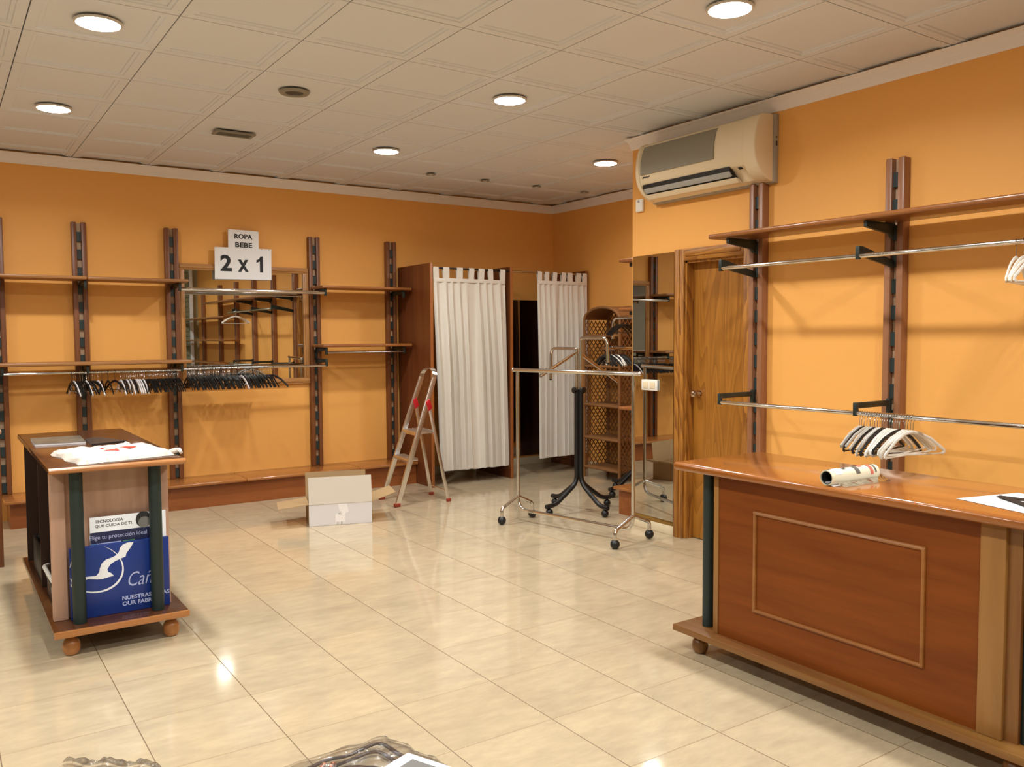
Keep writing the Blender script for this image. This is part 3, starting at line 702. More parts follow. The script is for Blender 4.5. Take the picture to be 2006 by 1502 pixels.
# ------------------------------------------------------------ fixtures on the back of the right wall pier
t = thing('plinth_bench', 'small reddish plinth bench end showing left of the pier mirror', 'plinth', (5.3, 5.18, 0)); off = (5.3, 5.18, 0)
MB().box(4.725, 6.05, 5.0, 5.36, 0, 0.205).build('front_board', 'plinth_wood', t, off=off)
MB().box(4.69, 6.05, 5.0, 5.40, 0.205, 0.232).build('top_board', 'bench_top_wood', t, off=off, bevel=0.008)
for z, lab in ((2.12, 'highest shelf end peeping out left of the pier mirror'), (1.72, 'shelf end peeping out left of the pier mirror above the wicker unit'), (0.905, 'lowest shelf end peeping out left of the pier, before the wicker unit')):
    board('shelf_board', 4.70, 6.0, 5.05, 5.345, z, 0.026, 'shelf_red_x', lab, G2)
    b = MB().prism([(0, 0), (0, -0.05), (0.28, -0.028), (0.28, 0)], (4.79, 5.03, z-0.028), (0, 1, 0), (0, 0, 1), (0.018, 0, 0)).build('shelf_bracket', 'bracket_dark', None, bevel=0.003)
    tag(b, 'dark bracket of the '+lab.split(' peeping')[0]+(' above the wicker unit' if 'above' in lab else '')+' at the pier', 'bracket', 'brackets behind the pier')
upright(4.80, 5.047, 'x', 0.235, 2.47, 'timber upright hidden on the back of the pier, carrying the shelf ends', 'uprights behind the pier', 'upright_wood')

# ------------------------------------------------------------ right wall
G3 = 'uprights on the right wall'
for y, lab in ((3.735, 'timber upright at the right side of the oak door, under the air conditioner end'), (2.768, 'timber upright in the middle of the right wall, above the roll of magazines'),
               (1.78, 'timber upright on the right wall just beyond the right edge of the photo'), (0.78, 'timber upright on the right wall seen in the framed mirror, near the rod ends'),
               (-0.25, 'timber upright on the right wall seen only in the framed mirror'), (-1.45, 'last timber upright of the right wall by the shutter, seen in the mirror')):
    upright(4.53, y, 'y', 0.0, 2.475, lab, G3, 'upright_wood_pink')
board('shelf_board', 4.17, 4.465, -0.35, 3.875, 2.142, 0.030, 'shelf_pine_y', 'long glossy pine shelf on the right wall above the counter', G2, 0.011)
board('shelf_board', 4.17, 4.465, -1.9, 1.10, 1.05, 0.03, 'shelf_pine_y', 'pine shelf on the right wall near the shutter, lowest one seen in the mirror', G2, 0.011)
board('shelf_board', 4.17, 4.465, -1.9, 1.10, 1.87, 0.03, 'shelf_pine_y', 'pine shelf on the right wall near the shutter, upper one seen in the mirror', G2, 0.011)
board('shelf_board', 4.17, 4.465, -1.9, 1.10, 1.46, 0.03, 'shelf_pine_y', 'pine shelf on the right wall near the shutter, middle one seen in the mirror', G2, 0.011)
def rbracket(y, z, kind, label):
    t = thing('rod_bracket' if kind else 'shelf_bracket', label, 'bracket', (4.47, y, z), 0, 'dark brackets on the right wall')
    if kind == 0:   # shelf bracket under the board, deep at the wall
        m = MB().prism([(0, 0), (-0.02, -0.085), (-0.05, -0.06), (-0.27, -0.035), (-0.27, 0)], (0, -0.011, 0), (1, 0, 0), (0, 0, 1), (0, 0.022, 0)); m.build('arm', 'bracket_dark', t, bevel=0.003)
    elif kind == 1:   # triangular rod bracket
        MB().prism([(0, -0.06), (0, -0.02), (-0.30, 0.045), (-0.335, 0.045), (-0.335, 0.0), (-0.30, -0.012)], (0, -0.008, 0), (1, 0, 0), (0, 0, 1), (0, 0.016, 0)).build('arm', 'bracket_dark', t, bevel=0.003)
        MB().box(-0.338, -0.316, -0.012, 0.012, -0.028, 0.045).build('rod_hook', 'bracket_dark', t, bevel=0.003)
    else:
        MB().box(-0.335, 0.0, -0.009, 0.009, 0.018, 0.05).box(-0.03, 0.0, -0.010, 0.010, -0.04, 0.06).build('arm', 'bracket_dark', t, bevel=0.003)
        MB().box(-0.338, -0.316, -0.012, 0.012, -0.022, 0.05).build('rod_hook', 'bracket_dark', t, bevel=0.003)
ys = [3.735, 2.768, 1.78]; nm = ['upright beside the oak door', 'middle right wall upright', 'upright just beyond the right photo edge']
for y, n_ in zip(ys, nm):
    rbracket(y, 2.110, 0, 'dark bracket under the long pine shelf, '+n_)
    rbracket(y, 1.925, 1, 'dark triangular bracket of the upper rod, '+n_)
    rbracket(y, 1.073, 2, 'dark straight bracket of the lower rod, '+n_)
rod('hanging_rod', (4.145, 3.745, 1.915), (4.145, 1.50, 1.915), 0.0125, 'upper chrome rod under the long pine shelf on the right wall')
rod('hanging_rod', (4.145, 3.745, 1.066), (4.145, 1.50, 1.066), 0.0125, 'lower chrome rod above the counter, carrying the white hangers')
# hangers over the counter (span x; yaw turns them a little)
RY = 4.145
seq = [(2.745, 'C', 0.15), (2.732, 'C', 0.1), (2.716, 'B', 0.12), (2.700, 'C', 0.1), (2.686, 'C', 0.05), (2.672, 'G', 0.1), (2.655, 'B', 0.1), (2.640, 'C', 0.06), (2.625, 'W', 0.0), (2.612, 'B', 0.04),
       (2.600, 'B', 0.06), (2.585, 'W', 0.02), (2.570, 'W', 0), (2.556, 'W', 0.05), (2.540, 'W', 0), (2.526, 'W', -0.04), (2.512, 'B', 0), (2.498, 'W', 0), (2.484, 'W', -0.03), (2.470, 'W', -0.05), (2.456, 'W', -0.08), (2.440, 'W', -0.3)]
ordn = ['1st', '2nd', '3rd']+[f'{i}th' for i in range(4, 30)]
for k, (y, c, a) in enumerate(seq):
    pr = {'C': P_CLEAR, 'B': P_BLACKW, 'W': P_WHITE, 'G': P_CLEAR}[c]; cn = {'C': 'clear plastic', 'B': 'black', 'W': 'white plastic', 'G': 'clear plastic'}[c]
    hang(pr, (RY, y, 1.068), a+random.uniform(-0.03, 0.03), random.uniform(-0.06, 0.06), f'{cn} hanger above the counter, {ordn[k]} from the left on the lower rod', 'hangers on the lower rod above the counter')
for k, y in enumerate((1.99, 1.955, 1.92, 1.885)):
    hang(P_WHITE, (RY, y-0.03, 1.918), 0.25-0.1*k, 0, ('leftmost', 'second', 'third', 'fourth')[k]+' white hanger on the upper rod at the right edge of the photo', 'white hangers on the upper rod')
# air conditioner
AC0, AC1 = 3.62, 4.71
t = thing('air_conditioner', 'cream split air conditioner high on the right wall', 'air conditioner', (4.53, 4.28, 2.47)); off = (4.53, 4.28, 2.47)
prof = [(4.49, 2.895), (4.40, 2.892), (4.36, 2.875), (4.335, 2.83), (4.318, 2.76), (4.312, 2.69), (4.318, 2.63), (4.335, 2.585), (4.345, 2.578)]
lower = [(4.345, 2.578), (4.40, 2.520), (4.44, 2.492), (4.49, 2.478)]
full = prof+[(4.38, 2.565), (4.42, 2.52), (4.44, 2.492), (4.49, 2.478)]
MB().prism(full, (0, AC0+0.03, 0), (1, 0, 0), (0, 0, 1), (0, AC1-AC0-0.06, 0)).build('body', 'ivory_plastic', t, off=off, smooth=True)
endp = [(4.49, 2.898), (4.395, 2.896), (4.352, 2.878), (4.326, 2.832), (4.308, 2.762), (4.302, 2.69), (4.308, 2.628), (4.328, 2.575), (4.37, 2.525), (4.42, 2.49), (4.49, 2.472)]
for y0, y1, n_ in ((AC0-0.005, AC0+0.10, 'end_cap'), (AC1-0.035, AC1+0.002, 'end_cap')):
    MB().prism(endp, (0, y0, 0), (1, 0, 0), (0, 0, 1), (0, y1-y0, 0)).build(n_, 'ivory_plastic', t, off=off, bevel=0.010, seg=3)
MB().prism([(4.53, 2.465), (4.53, 2.905), (4.492, 2.90), (4.488, 2.47)], (0, AC0-0.012, 0), (1, 0, 0), (0, 0, 1), (0, AC1-AC0+0.02, 0)).build('back_plate', 'ac_side_grey', t, off=off, bevel=0.004)
gr = [(4.352, 2.862), (4.330, 2.815), (4.314, 2.755), (4.309, 2.690), (4.311, 2.655)]
g = MB(); n = len(gr)
g.prism([(a-0.004, b) for a, b in gr]+[(a+0.006, b) for a, b in reversed(gr)], (0, AC0+0.34, 0), (1, 0, 0), (0, 0, 1), (0, AC1-AC0-0.39, 0))
g.build('intake_grille', 'grille_grey', t, off=off, smooth=True)
MB().prism([(4.330, 2.588), (4.350, 2.580), (4.420, 2.515), (4.410, 2.500), (4.334, 2.560)], (0, AC0+0.22, 0), (1, 0, 0), (0, 0, 1), (0, AC1-AC0-0.27, 0)).build('outlet_slot', 'ac_dark', t, off=off)
MB().prism([(4.334, 2.561), (4.352, 2.564), (4.372, 2.538), (4.356, 2.524)], (0, AC0+0.225, 0), (1, 0, 0), (0, 0, 1), (0, AC1-AC0-0.28, 0)).build('louvre', 'grey_plastic', t, off=off, bevel=0.003)
MB().prism([(4.372, 2.520), (4.400, 2.518), (4.44, 2.490), (4.40, 2.488)], (0, AC0+0.20, 0), (1, 0, 0), (0, 0, 1), (0, AC1-AC0-0.24, 0)).build('lower_lip', 'ivory_plastic', t, off=off, bevel=0.003)
MB().obox((4.362, AC0+0.155, 2.572), (-0.0024, 0, -0.0032), (0, 0.014, 0), (0.008, 0, -0.006)).build('display_window', 'ac_dark', t, off=off)
lg = MB()
for k in range(6): lg.obox((4.3160, 4.640-k*0.013, 2.636+(0.003 if k % 2 else -0.001)), (0.0015, 0, 0), (0, 0.0055, -0.002), (0, 0.0012, 0.005 if k == 0 else 0.0028))
lg.build('maker_mark', 'ink_black', t, off=off)
MB().box(4.50, 4.512, AC0-0.014, AC0-0.011, 2.70, 2.73).box(4.50, 4.51, AC0-0.014, AC0-0.011, 2.75, 2.76).build('side_buttons', 'ac_dark', t, off=off)
# small sensor
t = thing('wall_sensor', 'small white sensor box on the pier edge below the air conditioner', 'sensor', (4.53, 4.885, 2.435)); off = (4.53, 4.885, 2.435)
MB().box(4.502, 4.53, 4.85, 4.925, 2.438, 2.535).build('housing', 'white_plastic', t, off=off, bevel=0.008, seg=3)
MB().ball((4.502, 4.888, 2.515), 0.010, 12, 8).build('led', 'grey_plastic', t, off=off, smooth=True)
# pier mirror and switch
tag(MB().add([(x_, y_, z_) for z_ in (0.106, 2.103) for x_, y_ in ((4.5095, 4.516), (4.5135, 4.516), (4.5296, 4.976), (4.5256, 4.976))], [(0, 3, 2, 1), (4, 5, 6, 7), (0, 1, 5, 4), (1, 2, 6, 5), (2, 3, 7, 6), (3, 0, 4, 7)]).build('pier_mirror', 'mirror_glass', None), 'tall frameless mirror on the wall pier left of the oak door', 'mirror')
t = thing('light_switch', 'double white light switch mounted on the pier mirror', 'light switch', (4.52, 4.765, 1.117)); off = (4.52, 4.765, 1.117)
MB().box(4.500, 4.5135, 4.680, 4.850, 1.076, 1.158).build('plate', 'white_plastic', t, off=off, bevel=0.004)
for y in (4.727, 4.803): MB().box(4.495, 4.501, y-0.027, y+0.027, 1.092, 1.142).build('rocker', 'ivory_plastic', t, off=off, bevel=0.003)

# ------------------------------------------------------------ counter
CX0, CX1, CY0, CY1 = 2.86, 3.46, 1.25, 2.862
t = thing('shop_counter', 'large cherry wood shop counter with green columns at the right', 'counter', ((CX0+CX1)/2, (CY0+CY1)/2, 0)); off = tuple(t.location)
MB().box(CX0-0.005, CX1, CY0, CY1, 0.865, 0.902).build('worktop', 'counter_top_wood', t, off=off, bevel=0.014, seg=4)
MB().box(CX0, CX1-0.02, CY0, CY1, 0.098, 0.128).build('base_board', 'cherry_y', t, off=off, bevel=0.004)
MB().box(2.93, 2.95, 1.47, 2.665, 0.128, 0.865).build('front_panel', 'counter_panel_wood', t, off=off)
MB().box(2.924, 2.95, 2.640, 2.668, 0.128, 0.865).build('corner_post', 'counter_post_wood', t, off=off, bevel=0.003)
MB().box(2.918, 2.96, 1.385, 1.47, 0.128, 0.865).build('corner_post', 'counter_post_wood', t, off=off, bevel=0.004)
MB().box(2.95, 3.40, 2.645, 2.665, 0.128, 0.865).build('end_panel', 'cherry_z', t, off=off)
MB().box(2.955, 3.40, 1.33, 1.35, 0.128, 0.865).box(2.935, 2.955, 1.34, 1.40, 0.128, 0.865).build('end_panel', 'cherry_z', t, off=off)
MB().box(2.95, 3.40, 1.35, 2.645, 0.50, 0.52).build('inner_shelf', 'cherry_y', t, off=off)
def mould(a, b):
    return MB().tube([a, b], 0.0085, 8)
mz0, mz1, my0, my1 = 0.292, 0.722, 1.672, 2.434
for a, b in (((2.928, my0-0.006, mz0), (2.928, my1+0.006, mz0)), ((2.928, my0-0.006, mz1), (2.928, my1+0.006, mz1)), ((2.928, my0, mz0-0.006), (2.928, my0, mz1+0.006)), ((2.928, my1, mz0-0.006), (2.928, my1, mz1+0.006))):
    mould(a, b).build('moulding', 'counter_trim_wood', t, off=off, smooth=True)
for y in (2.745, 1.325):
    MB().tube([(2.975, y, 0.128), (2.975, y, 0.865)], 0.026, 24).build('column', 'green_tube', t, off=off, smooth=True)
    MB().tube([(3.35, y, 0.128), (3.35, y, 0.865)], 0.026, 24).build('column', 'green_tube', t, off=off, smooth=True)
def bunfoot(r, h):
    return [(r*0.5, 0), (r*0.72, h*0.04), (r*0.95, h*0.2), (r, h*0.38), (r*0.93, h*0.56), (r*0.68, h*0.72), (r*0.48, h*0.79), (r*0.46, h*0.86), (r*0.62, h*0.9), (r*0.64, h)]
for x, y in ((2.945, 2.765), (2.945, 1.35), (3.36, 2.765), (3.36, 1.35)):
    MB().lathe(bunfoot(0.038, 0.098), (x, y, 0), 24).build('bun_foot', 'cherry_z', t, off=off, smooth=True)
# rolled magazine, wrapped in film
t = thing('rolled_magazine', 'rolled colour magazine in clear film lying on the counter', 'magazine', (3.03, 2.02, 0.902)); off = tuple(t.location)
a = Vector((2.875, 2.045, 0.902)); b = Vector((3.165, 2.03, 0.902)); d = (b-a).normalized(); sd = Vector((-d.y, d.x, 0))
def roll(u, v, r0=0.030):
    ang = 2*PI*1.6*v+0.6; r = r0-0.004*(1-v); return a+d*(b-a).length*u+sd*(r*math.cos(ang))+Vector((0, 0, 0.032+r*math.sin(ang)))
MB().grid(roll, 6, 48).build('roll', 'roll_paper', t, off=off, smooth=True, solid=0.0012)
MB().grid(lambda u, v: a+d*(b-a).length*(0.01+0.97*u)+sd*(0.0235*math.cos(2*PI*v))+Vector((0, 0, 0.032+0.0235*math.sin(2*PI*v))), 4, 24).build('inner_shade', 'magazine_dark', t, off=off, smooth=True)  # dark tube stands in for the shade deep inside the roll
def band(u0, u1, a0, a1, mat, nm_, r=0.0322):
    def fn(u, v):
        uu = u0+(u1-u0)*u; an = a0+(a1-a0)*v; return a+d*(b-a).length*uu+sd*(r*math.cos(an))+Vector((0, 0, 0.032+r*math.sin(an)))
    MB().grid(fn, 2, 12).build(nm_, mat, t, off=off, smooth=True)
band(0.80, 0.86, 0.4, 3.2, 'coral_print', 'print_stripe'); band(0.90, 0.93, 0.4, 3.0, 'grey_print', 'print_stripe')
band(0.62, 0.70, 0.9, 1.9, 'coral_print', 'print_patch'); band(0.50, 0.58, 1.3, 2.9, 'grey_print', 'print_patch'); band(0.28, 0.34, 1.4, 2.0, 'grey_print', 'print_patch')
band(0.08, 0.22, 0.2, 2.7, 'poster_white', 'print_patch', 0.0318)
MB().grid(lambda u, v: (a+d*((b-a).length*(0.1+0.98*u)))-sd*(0.02+0.05*v)+Vector((0, 0, 0.003+0.018*(1-v)**2+0.0015*math.sin(u*20))), 20, 6).build('film_flap', 'clear_film', t, off=off, smooth=True)
MB().grid(lambda u, v: (a+d*((b-a).length*(0.02+1.02*u)))-sd*(-0.01+0.042*v)+Vector((0, 0, 0.0012+0.012*(1-v)**2)), 12, 4).build('loose_page', 'card_white', t, off=off, smooth=True, solid=0.001)
# paper with letter A
t = thing('paper_sheet', 'white paper sheet with a big black A at the right end of the counter', 'sign', (3.07, 1.43, 0.902)); off = tuple(t.location)
pa, pb, pc = Vector((3.024, 1.612, 0.904)), Vector((2.92, 1.37, 0.904)), Vector((3.297, 1.49, 0.904))
pb = Vector((2.965, 1.39, 0.904)); e1 = (pb-pa).normalized(); e2 = Vector((-e1.y, e1.x, 0)); 
if (pc-pa).dot(e2) < 0: e2 = -e2
W_, H_ = 0.297, 0.30
MB().grid(lambda u, v: pa+e1*W_*u+e2*0.30*v+Vector((0, 0, 0.004*math.sin(v*PI)*u)), 8, 8).build('sheet', 'paper_white', t, off=off, smooth=True, solid=0.0006)
text('A', 'letter', 'ink_black', pa+e1*0.255+e2*0.055+Vector((0, 0, 0.0062)), e2, -e1 if e2.cross(-e1).z > 0 else e1, 0.20, 0.215, t, off, bold=0.02)

# ------------------------------------------------------------ small display table
t = thing('display_table', 'low cherry display table with two green columns at the left', 'display table', (0.715, 5.2, 0)); off = tuple(t.location)
TX0, TX1, TY0, TY1 = 0.418, 1.018, 4.375, 6.10
MB().box(TX0, TX1, TY0+0.012, TY1, 0.872, 0.900).build('table_top', 'table_top_wood', t, off=off, bevel=0.006, seg=2)
MB().tube([(TX0, TY0+0.012, 0.886), (TX1, TY0+0.012, 0.886)], 0.0145, 12).build('top_edge', 'table_edge_wood', t, off=off, smooth=True)
MB().box(TX0, TX1, TY0+0.02, TY1-0.05, 0.106, 0.134).build('base_board', 'table_top_wood', t, off=off, bevel=0.003)
MB().box(TX0, TX1, TY0, TY0+0.02, 0.105, 0.135).build('base_edge', 'table_edge_wood', t, off=off, bevel=0.003)
MB().box(0.50, 0.925, 4.590, 4.61, 0.135, 0.872).build('front_panel', 'table_panel_wood', t, off=off)
for x in (0.436, 0.908): MB().box(x, x+0.064, 4.565, 4.61, 0.135, 0.872).build('corner_post', 'table_panel_wood', t, off=off, bevel=0.003)
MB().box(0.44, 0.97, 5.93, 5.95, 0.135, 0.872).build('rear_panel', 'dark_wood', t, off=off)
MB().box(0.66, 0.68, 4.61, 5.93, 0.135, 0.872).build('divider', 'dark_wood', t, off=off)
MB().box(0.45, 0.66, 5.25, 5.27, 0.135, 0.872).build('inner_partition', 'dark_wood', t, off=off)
for x in (0.540, 0.892):
    MB().tube([(x, 4.485, 0.135), (x, 4.485, 0.872)], 0.030, 28).build('column', 'green_tube', t, off=off, smooth=True)
for x, y in ((0.495, 4.455), (0.945, 4.455), (0.495, 5.95), (0.945, 5.95)):
    MB().lathe(bunfoot(0.040, 0.106), (x, y, 0), 26).build('bun_foot', 'table_edge_wood', t, off=off, smooth=True)
# blue catalogue board
PYB = 4.535
def board_thing(name, label, cat, x0, x1, z0, z1, y, mat, skew=0.0, th=0.012):
    t = thing(name, label, cat, ((x0+x1)/2, y, z0)); off = ((x0+x1)/2, y, z0)
    MB().box(x0, x1, y, y+th, z0, z1).build('board', mat, t, off=off, bevel=0.003)
    return t, off
t, off = board_thing('catalogue_case', 'blue fabric catalogue case with white bird logo standing on the display table base', 'catalogue', 0.507, 0.960, 0.135, 0.487, 4.530, 'poster_blue', th=0.022)
X1, Z1 = (1, 0, 0), (0, 0, 1)
def zoomxz(px, py):   # place lettering on the case front from a 1314 x 1502 sketch of it
    return (0.507+(px-20)/(1240-20)*0.453, 0.487-((py-(575-(px-20)*0.117))/ (1480-575+(px-20)*0.0))*0.352*(1.0+0.06*(px-20)/1220))
def poly_on(pts, name, mat, y=4.5292):
    P = [zoomxz(*p) for p in pts]
    MB().prism([(p[0], p[1]) for p in P], (0, y, 0), (1, 0, 0), (0, 0, 1), (0, 0.0008, 0)).build(name, mat, t, off=off)
bird = [(795, 500), (760, 560), (700, 640), (690, 680), (650, 695), (560, 735), (500, 775), (465, 835), (470, 870), (505, 880), (540, 918), (470, 935), (400, 958), (340, 962), (230, 955), (150, 990), (100, 1020), (95, 1062), (40, 1055), (25, 1040), (40, 1000), (20, 940), (100, 985), (190, 930), (330, 915), (365, 870), (375, 820), (400, 760), (450, 715), (520, 690), (580, 660), (610, 620), (625, 570), (660, 530), (720, 505)]
poly_on(bird, 'bird_logo', 'poster_white')
ring = []; cx_, cz_ = 300, 830
for i in range(33):
    an = math.radians(-68+i*(136+75)/32); ring.append((cx_+365*math.cos(an), cz_+300*math.sin(an), an))
rp = [(x_, y_) for x_, y_, _ in ring]+[(cx_+(365-24*math.sin((i+0.5)/33*PI))*math.cos(an), cz_+(300-24*math.sin((i+0.5)/33*PI))*math.sin(an)) for i, (_, _, an) in reversed(list(enumerate(ring)))]
poly_on(rp, 'ring_logo', 'poster_white', 4.5296)
r3 = [(88, 655), (60, 690), (35, 740), (20, 810), (32, 800), (45, 750), (70, 705), (90, 690)]
poly_on(r3, 'ring_logo_end', 'poster_white')
def T_on(s, px0, py0, px1, py1, name, mat, bold=0, shear=0):   # box bottom-left .. top-right in sketch pixels
    x0, z0 = zoomxz(px0, py0); x1, z1 = zoomxz(px1, py1)
    text(s, name, mat, (x0, 4.5290, z0), X1, Z1, x1-x0, z1-z0+ (px1-px0)*0.0, t, off, bold=bold, shear=shear)
text('Cañe', 'brand_script', 'script_lilac', (0.765, 4.5288, 0.262), X1, Z1, 0.150, 0.070, t, off, shear=0.35, bold=-0.005)
text('NUESTRAS TELAS', 'lettering', 'script_lilac', (0.735, 4.5288, 0.196), X1, Z1, 0.222, 0.021, t, off, bold=0.03)
text('OUR FABRICS', 'lettering', 'script_lilac', (0.735, 4.5288, 0.168), X1, Z1, 0.178, 0.021, t, off, bold=0.03)
# white and navy advertising card behind it
t, off = board_thing('advertising_card', 'white and navy advertising card reading TECNOLOGÍA QUE CUIDA DE TI, behind the blue case', 'poster', 0.603, 0.955, 0.135, 0.620, 4.556, 'poster_white', th=0.006)
MB().box(0.604, 0.880, 4.5550, 4.5562, 0.40, 0.545).build('navy_band', 'poster_navy', t, off=off)
text('TECNOLOGÍA', 'lettering', 'ink_black', (0.626, 4.5555, 0.590), X1, Z1, 0.128, 0.019, t, off, bold=0.012)
text('QUE CUIDA DE TI.', 'lettering', 'ink_black', (0.626, 4.5555, 0.566), X1, Z1, 0.172, 0.016, t, off, bold=0.012)
text('Elige tu protección ideal', 'lettering', 'script_lilac', (0.600, 4.5545, 0.504), X1, Z1, 0.262, 0.026, t, off)
MB().box(0.606, 0.632, 4.5542, 4.5552, 0.480, 0.4905).build('blue_bar', 'bar_blue', t, off=off)
MB().box(0.633, 0.742, 4.5542, 4.5552, 0.480, 0.4905).build('white_bar', 'script_lilac', t, off=off)
MB().box(0.750, 0.805, 4.5542, 4.5552, 0.480, 0.4905).build('green_bar', 'bar_green', t, off=off)
MB().prism([(0.848+0.036*math.cos(a_), 0.585+0.040*math.sin(a_)) for a_ in [2*PI*i/24 for i in range(24)]], (0, 4.5550, 0), X1, Z1, (0, 0.0012, 0)).build('portrait_hair', 'grey_hair', t, off=off)
MB().prism([(0.852+0.028*math.cos(a_), 0.570+0.028*math.sin(a_)) for a_ in [2*PI*i/24 for i in range(24)]], (0, 4.5545, 0), X1, Z1, (0, 0.0012, 0)).build('portrait_face', 'grey_skin', t, off=off)
# things on the table top
t = thing('carrier_bag', 'folded white plastic carrier bag with red print on the display table', 'plastic bag', (0.75, 4.68, 0.90)); off = tuple(t.location)
rb = random.Random(11)
A_, B_, C_, D_ = Vector((0.545, 4.420, 0)), Vector((1.000, 4.515, 0)), Vector((0.955, 4.960, 0)), Vector((0.478, 4.925, 0))
def bag(u, v):
    p = (A_*(1-u)+B_*u)*(1-v)+(D_*(1-u)+C_*u)*v; e = min(u, 1-u, v, 1-v)
    h = 0.030*min(1, e*11)**0.5+0.005*math.sin(u*23+v*9)*math.sin(v*17-u*5)*min(1, e*8)+0.003*math.sin(u*47)*min(1, e*6)
    wob = 0.008*math.sin(u*31+v*13)*(e < 0.06)
    return (p.x+wob, p.y+wob, 0.902+h)
MB().grid(bag, 40, 30).grid(lambda u, v: (lambda q: (q[0], q[1], 0.901))(bag(u, v)), 8, 8).build('bag_body', 'bag_white', t, off=off, smooth=True)
MB().tube([(0.80, 4.78, 0.915), (0.815, 4.80, 0.932), (0.822, 4.815, 0.945), (0.832, 4.82, 0.938), (0.836, 4.80, 0.918)], [0.012, 0.014, 0.010, 0.012, 0.016], 8).build('handle_knot', 'bag_white', t, off=off, smooth=True)
MB().tube([(0.985, 4.56, 0.915), (1.010, 4.545, 0.920), (1.024, 4.53, 0.925), (1.028, 4.505, 0.912)], [0.012, 0.014, 0.011, 0.008], 8).build('bag_handle', 'bag_white', t, off=off, smooth=True)
def on_bag(u, v): p = bag(u, v); return Vector((p[0], p[1], p[2]+0.0025))
for q in ([(0.36, 0.42), (0.50, 0.36), (0.64, 0.44), (0.60, 0.50), (0.46, 0.47)], [(0.55, 0.5), (0.68, 0.44), (0.76, 0.56), (0.66, 0.60)], [(0.40, 0.52), (0.47, 0.55), (0.44, 0.62), (0.38, 0.58)]):
    vs = [on_bag(*p) for p in q]; MB().add(vs, [tuple(range(len(vs)))]).build('red_logo', 'red_print', t, off=off)
t = thing('magazine', 'glossy grey patterned magazine at the far left of the display table', 'magazine', (0.58, 5.50, 0.90)); off = tuple(t.location)
MB().prism([(0.450, 5.36), (0.70, 5.33), (0.715, 5.68), (0.458, 5.70)], (0, 0, 0.9005), (1, 0, 0), (0, 1, 0), (0, 0, 0.010)).build('pages', 'card_white', t, off=off)
MB().prism([(0.449, 5.359), (0.701, 5.329), (0.716, 5.681), (0.457, 5.701)], (0, 0, 0.9105), (1, 0, 0), (0, 1, 0), (0, 0, 0.0012)).build('cover', 'magazine_gray', t, off=off)
t = thing('magazine', 'dark glossy magazine right of the grey one on the display table', 'magazine', (0.76, 5.4, 0.90)); off = tuple(t.location)
MB().prism([(0.712, 5.20), (0.905, 5.27), (0.80, 5.56), (0.72, 5.50)], (0, 0, 0.9005), (1, 0, 0), (0, 1, 0), (0, 0, 0.007)).build('pages', 'magazine_dark', t, off=off)
MB().prism([(0.711, 5.199), (0.906, 5.27), (0.80, 5.561), (0.72, 5.501)], (0, 0, 0.9075), (1, 0, 0), (0, 1, 0), (0, 0, 0.001)).build('cover', 'magazine_dark', t, off=off)
# clutter in the side bay of the table
t = thing('storage_box', 'dark box with a pale label edge on the display table base', 'box', (0.54, 4.85, 0.134)); off = tuple(t.location)
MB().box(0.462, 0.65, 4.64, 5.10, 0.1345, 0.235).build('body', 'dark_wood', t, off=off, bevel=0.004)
MB().box(0.458, 0.463, 4.66, 4.86, 0.20, 0.232).build('label', 'card_white', t, off=off)
MB().box(0.455, 0.655, 4.63, 5.11, 0.235, 0.248).build('lid', 'black_plastic', t, off=off, bevel=0.003)
t = thing('storage_box', 'black open box behind the labelled box inside the display table', 'box', (0.54, 5.5, 0.134)); off = tuple(t.location)
MB().box(0.455, 0.65, 5.30, 5.34, 0.1345, 0.33).box(0.455, 0.65, 5.70, 5.74, 0.1345, 0.33).box(0.455, 0.47, 5.34, 5.70, 0.1345, 0.33).box(0.64, 0.65, 5.34, 5.70, 0.1345, 0.33).box(0.47, 0.64, 5.34, 5.70, 0.1345, 0.145).build('body', 'black_plastic', t, off=off, bevel=0.003)
MB().tube([(0.50, 5.36, 0.33), (0.52, 5.45, 0.36), (0.50, 5.55, 0.35), (0.56, 5.62, 0.37)], 0.012, 8).build('strap', 'brown_leather', t, off=off, smooth=True)
tag(MB().tube(rounded([(0.470, 4.66, 0.262), (0.462, 4.95, 0.262), (0.458, 5.18, 0.266), (0.48, 5.22, 0.262)], 0.05), 0.011, 10).build('white_handle', 'white_plastic', None, smooth=True), 'white plastic stick lying on the dark box inside the display table', 'handle')

# ------------------------------------------------------------ left edge cabinet
t = thing('display_cabinet', 'dark wooden display unit cut off by the left edge of the photo', 'cabinet', (0.0, 6.6, 0)); off = tuple(t.location)
MB().box(-0.6, 0.352, 6.42, 6.86, 0.876, 0.902).build('top', 'table_panel_wood', t, off=off, bevel=0.006)
MB().box(0.316, 0.336, 6.44, 6.84, 0, 0.876).build('side_panel', 'dark_wood', t, off=off)
MB().box(0.300, 0.340, 6.435, 6.452, 0, 0.876).build('front_edge', 'upright_wood', t, off=off, bevel=0.003)
MB().box(-0.6, 0.316, 6.82, 6.84, 0, 0.876).box(-0.6, -0.58, 6.44, 6.82, 0, 0.876).build('rear_panel', 'dark_wood', t, off=off)
tag(MB().box(-0.1, 0.345, 6.45, 6.53, 0.902, 0.930).build('metal_tray', 'brushed_chrome', None, bevel=0.004), 'shiny metal tray edge on the display unit at the left photo edge', 'tray')

